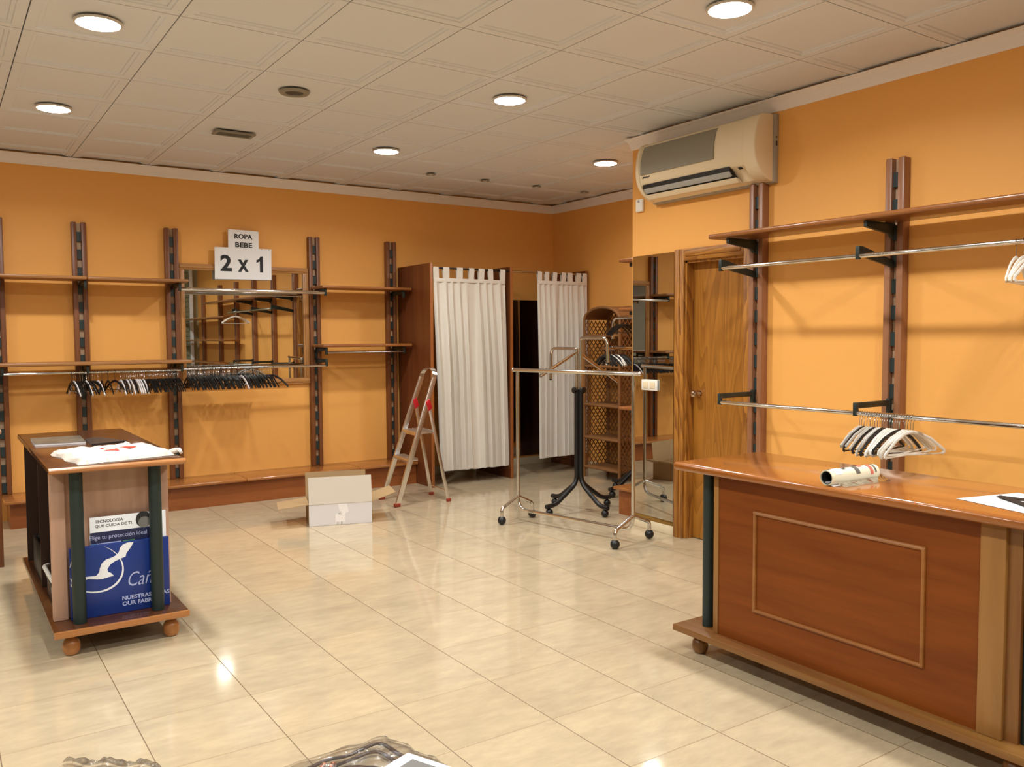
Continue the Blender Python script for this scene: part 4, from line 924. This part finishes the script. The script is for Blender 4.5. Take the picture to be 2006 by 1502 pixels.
# ------------------------------------------------------------ cardboard box
ang = math.atan2(6.261-6.402, 2.887-2.410)
t = thing('cardboard_box', 'open white cardboard box with raised flaps on the floor by the plinth', 'box', (2.410, 6.402, 0), ang)
W, Dp, Hh, th = 0.495, 0.34, 0.172, 0.004
MB().box(0, W, 0, th, 0.001, Hh).build('front_side', 'card_white', t)
MB().box(0, W, Dp-th, Dp, 0.001, Hh).build('back_side', 'card_kraft', t)
MB().box(0, th, th, Dp-th, 0.001, Hh).build('left_side', 'card_kraft', t); MB().box(W-th, W, th, Dp-th, 0.001, Hh).build('right_side', 'card_kraft', t)
MB().box(th, W-th, th, Dp-th, 0.001, 0.005).build('bottom', 'card_kraft', t)
fl = 0.212
def flap(a, b, dr, name, mat, bevel_ends=0.0):
    a, b, dr = Vector(a), Vector(b), Vector(dr); e = (b-a).normalized(); n = e.cross(dr).normalized()*th
    vs = [a, b, b+dr-e*bevel_ends, a+dr+e*bevel_ends]; MB().add([*vs, *[v_+n for v_ in vs]], [(0, 1, 2, 3), (7, 6, 5, 4), (0, 4, 5, 1), (1, 5, 6, 2), (2, 6, 7, 3), (3, 7, 4, 0)]).build(name, mat, t)
flap((0, 0, Hh), (W, 0, Hh), (0, 0.03, fl), 'front_flap', 'card_grey')
flap((0, Dp, Hh), (W, Dp, Hh), (0, 0.02, 0.205), 'back_flap', 'card_kraft')
flap((0, 0.004, Hh), (0, Dp-0.004, Hh), (-0.235, -0.03, -0.02), 'left_flap', 'card_kraft', 0.01)
flap((W, 0.004, Hh), (W, Dp-0.004, Hh), (0.20, 0.02, 0.06), 'right_flap', 'card_kraft', 0.01)
tp = MB().prism([(0.205, 0.004), (0.280, 0.004), (0.282, 0.09), (0.312, 0.098), (0.296, 0.168), (0.222, 0.168), (0.240, 0.10), (0.205, 0.085)], (0, -0.0012, 0), (1, 0, 0), (0, 0, 1), (0, 0.001, 0))
tp.build('tape', 'tape_white', t)
mk = MB()
for k in range(6): mk.box(0.214+k*0.011, 0.217+k*0.011, -0.0016, -0.001, 0.004, 0.026)
mk.bar((0.228, -0.0014, 0.090), (0.250, -0.0014, 0.106), 0.001, 0.006, upv=(0, 1, 0)); mk.bar((0.228, -0.0014, 0.088), (0.258, -0.0014, 0.088), 0.001, 0.005, upv=(0, 1, 0))
mk.build('pen_mark', 'grey_print', t)

# ------------------------------------------------------------ step ladder
t = thing('step_ladder', 'small aluminium stepladder with red hinge caps before the brown booth panel', 'stepladder', (3.6, 6.87, 0)); off = tuple(t.location)
F1, F2 = Vector((3.327, 6.70, 0.0)), Vector((3.372, 7.10, 0.0))      # front stile feet
B1, B2 = Vector((3.826, 6.66, 0.0)), Vector((3.856, 7.04, 0.0))      # rear leg feet
T1, T2 = Vector((3.735, 6.745, 1.12)), Vector((3.755, 7.02, 1.12))
def at(a, b, z): return a+(b-a)*(z/b.z)
for f_, t_ in ((F1, T1), (F2, T2)):
    MB().bar(f_+(t_-f_)*0.02, t_, 0.022, 0.045, upv=(1, 0, 0.3)).build('stile', 'aluminium', t, off=off, bevel=0.004)
    MB().obox(f_+Vector((0, 0, 0.016)), (0.028, 0, 0), (0, 0.017, 0), (0, 0, 0.016)).build('rubber_foot', 'rust_red_plastic', t, off=off, bevel=0.006)
J1, J2 = at(F1, T1, 0.875), at(F2, T2, 0.875)
J1 = J1+Vector((0.030, 0, 0)); J2 = J2+Vector((0.030, 0, 0))
for b_, j_ in ((B1, J1), (B2, J2)):
    MB().bar(b_+(j_-b_)*0.02, j_+(j_-b_)*0.0, 0.016, 0.030, upv=(1, 0, 0.3)).build('rear_leg', 'aluminium', t, off=off, bevel=0.003)
    MB().obox(b_+Vector((0, 0, 0.014)), (0.021, 0, 0), (0, 0.014, 0), (0, 0, 0.014)).build('rubber_foot', 'rust_red_plastic', t, off=off, bevel=0.005)
    MB().obox(j_+Vector((-0.006, 0, 0.005)), (0.022, 0, 0.016), (0, 0.016, 0), (-0.016, 0, 0.045)).build('hinge_cap', 'red_plastic', t, off=off, bevel=0.010, seg=3)
hp = []
for i in range(13):
    a_ = PI*i/12; m_ = (T1+T2)/2; hv = (T2-T1)/2
    hp.append(m_-hv*math.cos(a_)+Vector((0.022, 0, 0.085))*math.sin(a_)**0.7)
hb = MB()
for i in range(12): hb.bar(hp[i]-(hp[i+1]-hp[i])*0.1, hp[i+1]+(hp[i+1]-hp[i])*0.1, 0.045, 0.006, upv=(0, 0, 1) if 3 < i < 8 else (hp[i+1]-hp[i]).cross(Vector((1, 0, 0))))
hb.build('hand_loop', 'aluminium', t, off=off)
for z, dx, nm_ in ((0.40, 0.10, 'step'), (0.635, 0.20, 'platform')):
    a1, a2 = at(F1, T1, z), at(F2, T2, z); c_ = (a1+a2)/2+Vector((dx/2-0.02, 0, 0)); hv = (a2-a1)/2
    m = MB().obox(c_, (dx/2, 0, 0), hv*0.96, (0, 0, 0.010)); m.obox(c_-Vector((dx/2, 0, 0.008)), (0.004, 0, 0), hv*0.96, (0, 0, 0.018))
    for k in range(5): m.obox(c_+Vector((-dx/2+dx*(k+0.5)/5, 0, 0.012)), (dx/24, 0, 0), hv*0.94, (0, 0, 0.002))
    m.build(nm_, 'aluminium', t, off=off, bevel=0.002)
bs = MB().tube([at(B1, J1, 0.10), at(B2, J2, 0.10)], 0.006, 8); bs.build('rear_brace', 'aluminium', t, off=off, smooth=True)
m = MB()
for F_, T_, B_2, J_ in ((F1, T1, B1, J1), (F2, T2, B2, J2)): m.bar(at(F_, T_, 0.625)+Vector((0.17, 0, 0)), at(B_2, J_, 0.60), 0.005, 0.012)
m.build('platform_link', 'red_plastic', t, off=off)

# ------------------------------------------------------------ chrome garment rack
t = thing('garment_rack', 'chrome garment rack on black castors before the pier mirror', 'clothes rack', (4.0, 5.08, 0)); off = tuple(t.location)
PA, PB = Vector((3.878, 5.625, 0)), Vector((4.118, 4.520, 0)); dr_ = (PB-PA).normalized(); pn = Vector((-dr_.y, dr_.x, 0)); pn = pn if pn.x > 0 else -pn
R_ = 0.0140; HB = 1.222; LB = 0.095
# uprights and low rail: one bent tube
MB().tube(rounded([PA+dr_*0.0+Vector((0, 0, HB)), PA+Vector((0, 0, LB)), PB+Vector((0, 0, LB)), PB+Vector((0, 0, HB))], 0.10, 8), R_, 14).build('bent_frame', 'chrome', t, off=off, smooth=True)
MB().tube([PA-dr_*0.045+Vector((0, 0, HB)), PB+dr_*0.055+Vector((0, 0, HB))], 0.0160, 16).build('hanging_bar', 'chrome', t, off=off, smooth=True)
for P_ in (PA-dr_*0.045, PB+dr_*0.055): MB().ball(P_+Vector((0, 0, HB)), 0.0180, 12, 8).build('end_cap', 'brushed_chrome', t, off=off, smooth=True)
def caster(c, r, d=None):
    m = MB().ball(Vector(c)+Vector((0, 0, r)), r, 16, 10); return m
for P_, offs in ((PA, (-0.19, 0.17)), (PB, (-0.215, 0.205))):
    for s, q in ((-1, offs[0]), (1, offs[1])):
        e = P_+pn*q+dr_*0.0
        pts = rounded([P_+Vector((0, 0, 0.235)), P_+pn*q*0.92+Vector((0, 0, 0.13)), e+Vector((0, 0, 0.048))], 0.06, 8) if False else rounded([P_+Vector((0, 0, 0.20)), P_+pn*q+Vector((0, 0, 0.125)), e+Vector((0, 0, 0.062))], 0.05, 8)
        MB().tube(pts, 0.0145, 12).build('foot', 'chrome', t, off=off, smooth=True)
        cst = caster(e, 0.034).build('castor', 'black_plastic', t, off=off, smooth=True)
        MB().tube([e+Vector((0, 0, 0.055)), e+Vector((0, 0, 0.072))], 0.010, 8).build('castor_stem', 'black_plastic', cst, off=off, smooth=True)

# ------------------------------------------------------------ four-way racks with black base
def four_way(loc, rot, label, heights, straights, canes):
    t = thing('hanger_stand', label, 'clothes rack', loc, rot)
    q = 0.026
    dirs = [(1, 0), (0, 1), (-1, 0), (0, -1)]
    for i, (dx, dy) in enumerate(dirs):
        d_ = Vector((dx, dy, 0)); o_ = d_*q
        leg = rounded([o_+Vector((0, 0, 1.04)), o_+Vector((0, 0, 0.245)), d_*0.26+Vector((0, 0, 0.085)), d_*0.36+Vector((0, 0, 0.078))], 0.07, 6)
        MB().tube(leg, 0.0195, 12).build('leg', 'black_metal', t, smooth=True)
        c = MB().ball(d_*0.325+Vector((0, 0, 0.031)), 0.031, 16, 10).build('castor', 'black_plastic', t, smooth=True)
        MB().tube([o_+Vector((0, 0, 1.03)), o_+Vector((0, 0, heights[i]))], 0.0140, 12).build('inner_tube', 'chrome', t, smooth=True)
        kn = MB()
        kn.lathe([(0.008, 0), (0.026, 0.002), (0.026, 0.020), (0.012, 0.026)], (0, 0, 0), 8)
        kn.v = [tuple(d_.cross(Vector((0, 0, 1)))*a_[0]+d_*(q+0.015+a_[2])+Vector((0, 0, 1.035+a_[1]))) for a_ in kn.v]
        kn.build('knob', 'black_plastic', t, smooth=True)
        z = heights[i]
        if i in straights:
            L_, drop = straights[i]; e = d_*L_+Vector((0, 0, z-drop))
            a_ = MB().tube([o_+Vector((0, 0, z-0.01)), e], 0.0135, 12).build('sloping_arm', 'chrome', t, smooth=True)
            st = MB()
            for k in range(4):
                p_ = o_+(e-o_)*(0.97-0.16*k); p_.z = (z-0.01)+(e.z-z+0.01)*(0.97-0.16*k)
                st.tube([p_, p_+Vector((0, 0, 0.032))+d_*0.012], 0.0028, 6)
            st.build('stop_pins', 'chrome', a_, smooth=True)
        else:
            L_, drop = canes[i]
            pts = rounded([o_+Vector((0, 0, z-0.05)), o_+Vector((0, 0, z)), d_*L_+Vector((0, 0, z)), d_*(L_+0.01)+Vector((0, 0, z-drop))], 0.06, 8)
            a_ = MB().tube(pts, 0.0135, 12).build('cane_arm', 'chrome', t, smooth=True)
            MB().ball(d_*(L_+0.01)+Vector((0, 0, z-drop)), 0.0135, 12, 8).build('tip_cap', 'black_plastic', a_, smooth=True)
    MB().box(-0.024, 0.024, -0.024, 0.024, 0.3, 1.03).build('core', 'black_metal', t, bevel=0.008)
    return t
four_way((4.520, 5.640, 0), 0.04, 'black four-way hanger stand with chrome arms in the middle of the picture', [1.345, 1.385, 1.365, 1.475],
         {0: (0.45, 0.255), 2: (0.42, 0.20)}, {1: (0.37, 0.27), 3: (0.35, 0.20)})
four_way((5.47, 5.93, 0), 0.0, 'second black hanger stand half hidden behind the pier, with hangers', [1.40, 1.66, 1.385, 1.62],
         {0: (0.42, 0.2), 2: (0.45, 0.012)}, {1: (0.36, 0.20), 3: (0.30, 0.2)})
P_S = make_hanger('clothes_hanger', 0.30, 0.09, 'black_plastic', 'black_plastic', False, rr=0.006)
P_SW = make_hanger('clothes_hanger', 0.30, 0.09, 'white_plastic', 'chrome', False, rr=0.006)
for k in range(15):
    x = 5.045+k*0.017; wht = k in (5, 8, 9)
    hang(P_SW if wht else P_S, (x, 5.93, 1.387-(0.45-(5.47-x))*0.0), PI/2+random.uniform(-0.15, 0.3), 0,
         ('white hanger '+('nearest the tip' if k == 5 else 'left of the pair' if k == 8 else 'right of the pair')+' on the level arm before the wicker shelf') if wht else 'black hanger bunched on the level arm before the wicker shelf unit',
         'white hangers on the level arm' if wht else 'black hangers on the level arm')
for k, y in enumerate((6.10, 6.14, 6.18, 6.22)):
    hang(P_BLACKALL, (5.47, y, 1.672), 0.1*k-0.1, 0, ('first', 'second', 'third', 'last')[k]+' black hanger from the front on the high cane arm by the wicker hood', 'black hangers on the high cane arm')

# ------------------------------------------------------------ plastic bags in the foreground
t = thing('plastic_bag', 'clear plastic bag of dark brown belts at the bottom centre of the photo', 'plastic bag', (1.12, 2.66, 0)); off = tuple(t.location)
c0, c1, c2, c3 = Vector((1.352, 2.835, 0)), Vector((1.46, 2.42, 0)), Vector((0.95, 2.30, 0)), Vector((0.84, 2.83, 0))
def film(u, v):
    p = (c3*(1-u)+c0*u)*(1-v)+(c2*(1-u)+c1*u)*v; e = min(u, 1-u, v, 1-v)
    h = 0.036*min(1, e*6)**0.6+0.002*math.sin(u*29+v*17)+0.002*math.sin(v*41-u*11)+0.004
    return (p.x+0.006*math.sin(v*19+3*u), p.y+0.006*math.sin(u*23), max(h, 0.002))
MB().grid(film, 50, 44).build('film', 'clear_film', t, off=off, smooth=True)
rb = random.Random(4)
def belt(pts, r, nm_='belt', mat='brown_leather'):
    MB().tube(rounded(pts, 0.05, 8), r, 10, ry=r*0.7).build(nm_, mat, t, off=off, smooth=True)
belt([(0.95, 2.735, 0.016), (1.10, 2.77, 0.018), (1.16, 2.755, 0.016), (1.30, 2.79, 0.018), (1.325, 2.60, 0.018), (1.345, 2.45, 0.016)], 0.0085)
belt([(0.96, 2.69, 0.014), (1.12, 2.72, 0.016), (1.27, 2.745, 0.014), (1.29, 2.58, 0.016), (1.31, 2.45, 0.014)], 0.008)
belt([(0.93, 2.72, 0.012), (1.05, 2.67, 0.018), (1.15, 2.69, 0.012), (1.22, 2.60, 0.014), (1.28, 2.50, 0.014)], 0.010)
belt([(0.95, 2.62, 0.012), (1.08, 2.62, 0.018), (1.19, 2.64, 0.022), (1.25, 2.52, 0.012)], 0.012)
belt([(0.97, 2.55, 0.012), (1.15, 2.56, 0.016), (1.25, 2.42, 0.012)], 0.012)
m = MB()
for k in range(5): m.ball((1.035+0.014*k, 2.700+0.013*(k % 3), 0.024), 0.011, 10, 6)
m.build('bronze_beads', 'bronze', t, off=off, smooth=True)
t = thing('paper_card', 'white card with a grey photo lying on the clear bag at the bottom', 'card', (1.28, 2.50, 0.045)); off = tuple(t.location)
q0, q1 = Vector((1.318, 2.595, 0.050)), Vector((1.03, 2.47, 0.050)); e1 = (q1-q0).normalized(); e2 = Vector((-e1.y, e1.x, 0)); e2 = e2 if e2.y < 0 else -e2
MB().grid(lambda u, v: q0+e1*0.32*u+e2*0.20*v+Vector((0, 0, 0.004*math.sin(u*3))), 8, 4).build('card', 'paper_white', t, off=off, smooth=True, solid=0.002)
MB().grid(lambda u, v: q0+e1*(0.03+0.25*u)+e2*(0.045+0.14*v)+Vector((0, 0, 0.0015+0.004*math.sin((0.09+u*0.8)*3))), 8, 4).build('grey_photo', 'grey_print', t, off=off, smooth=True)
t = tag(MB().grid(lambda u, v: (0.325+0.27*u+0.01*math.sin(v*12), 3.30-0.22*u-0.45*v+0.015*math.sin(u*17), 0.008+0.05*min(1, min(u, 1-u, v, 1-v)*5)**0.6+0.008*math.sin(u*33+v*12)*math.sin(v*21)), 40, 40).build('plastic_bag', 'clear_film', None, smooth=True),
        'crumpled empty clear plastic bag at the bottom left corner', 'plastic bag')
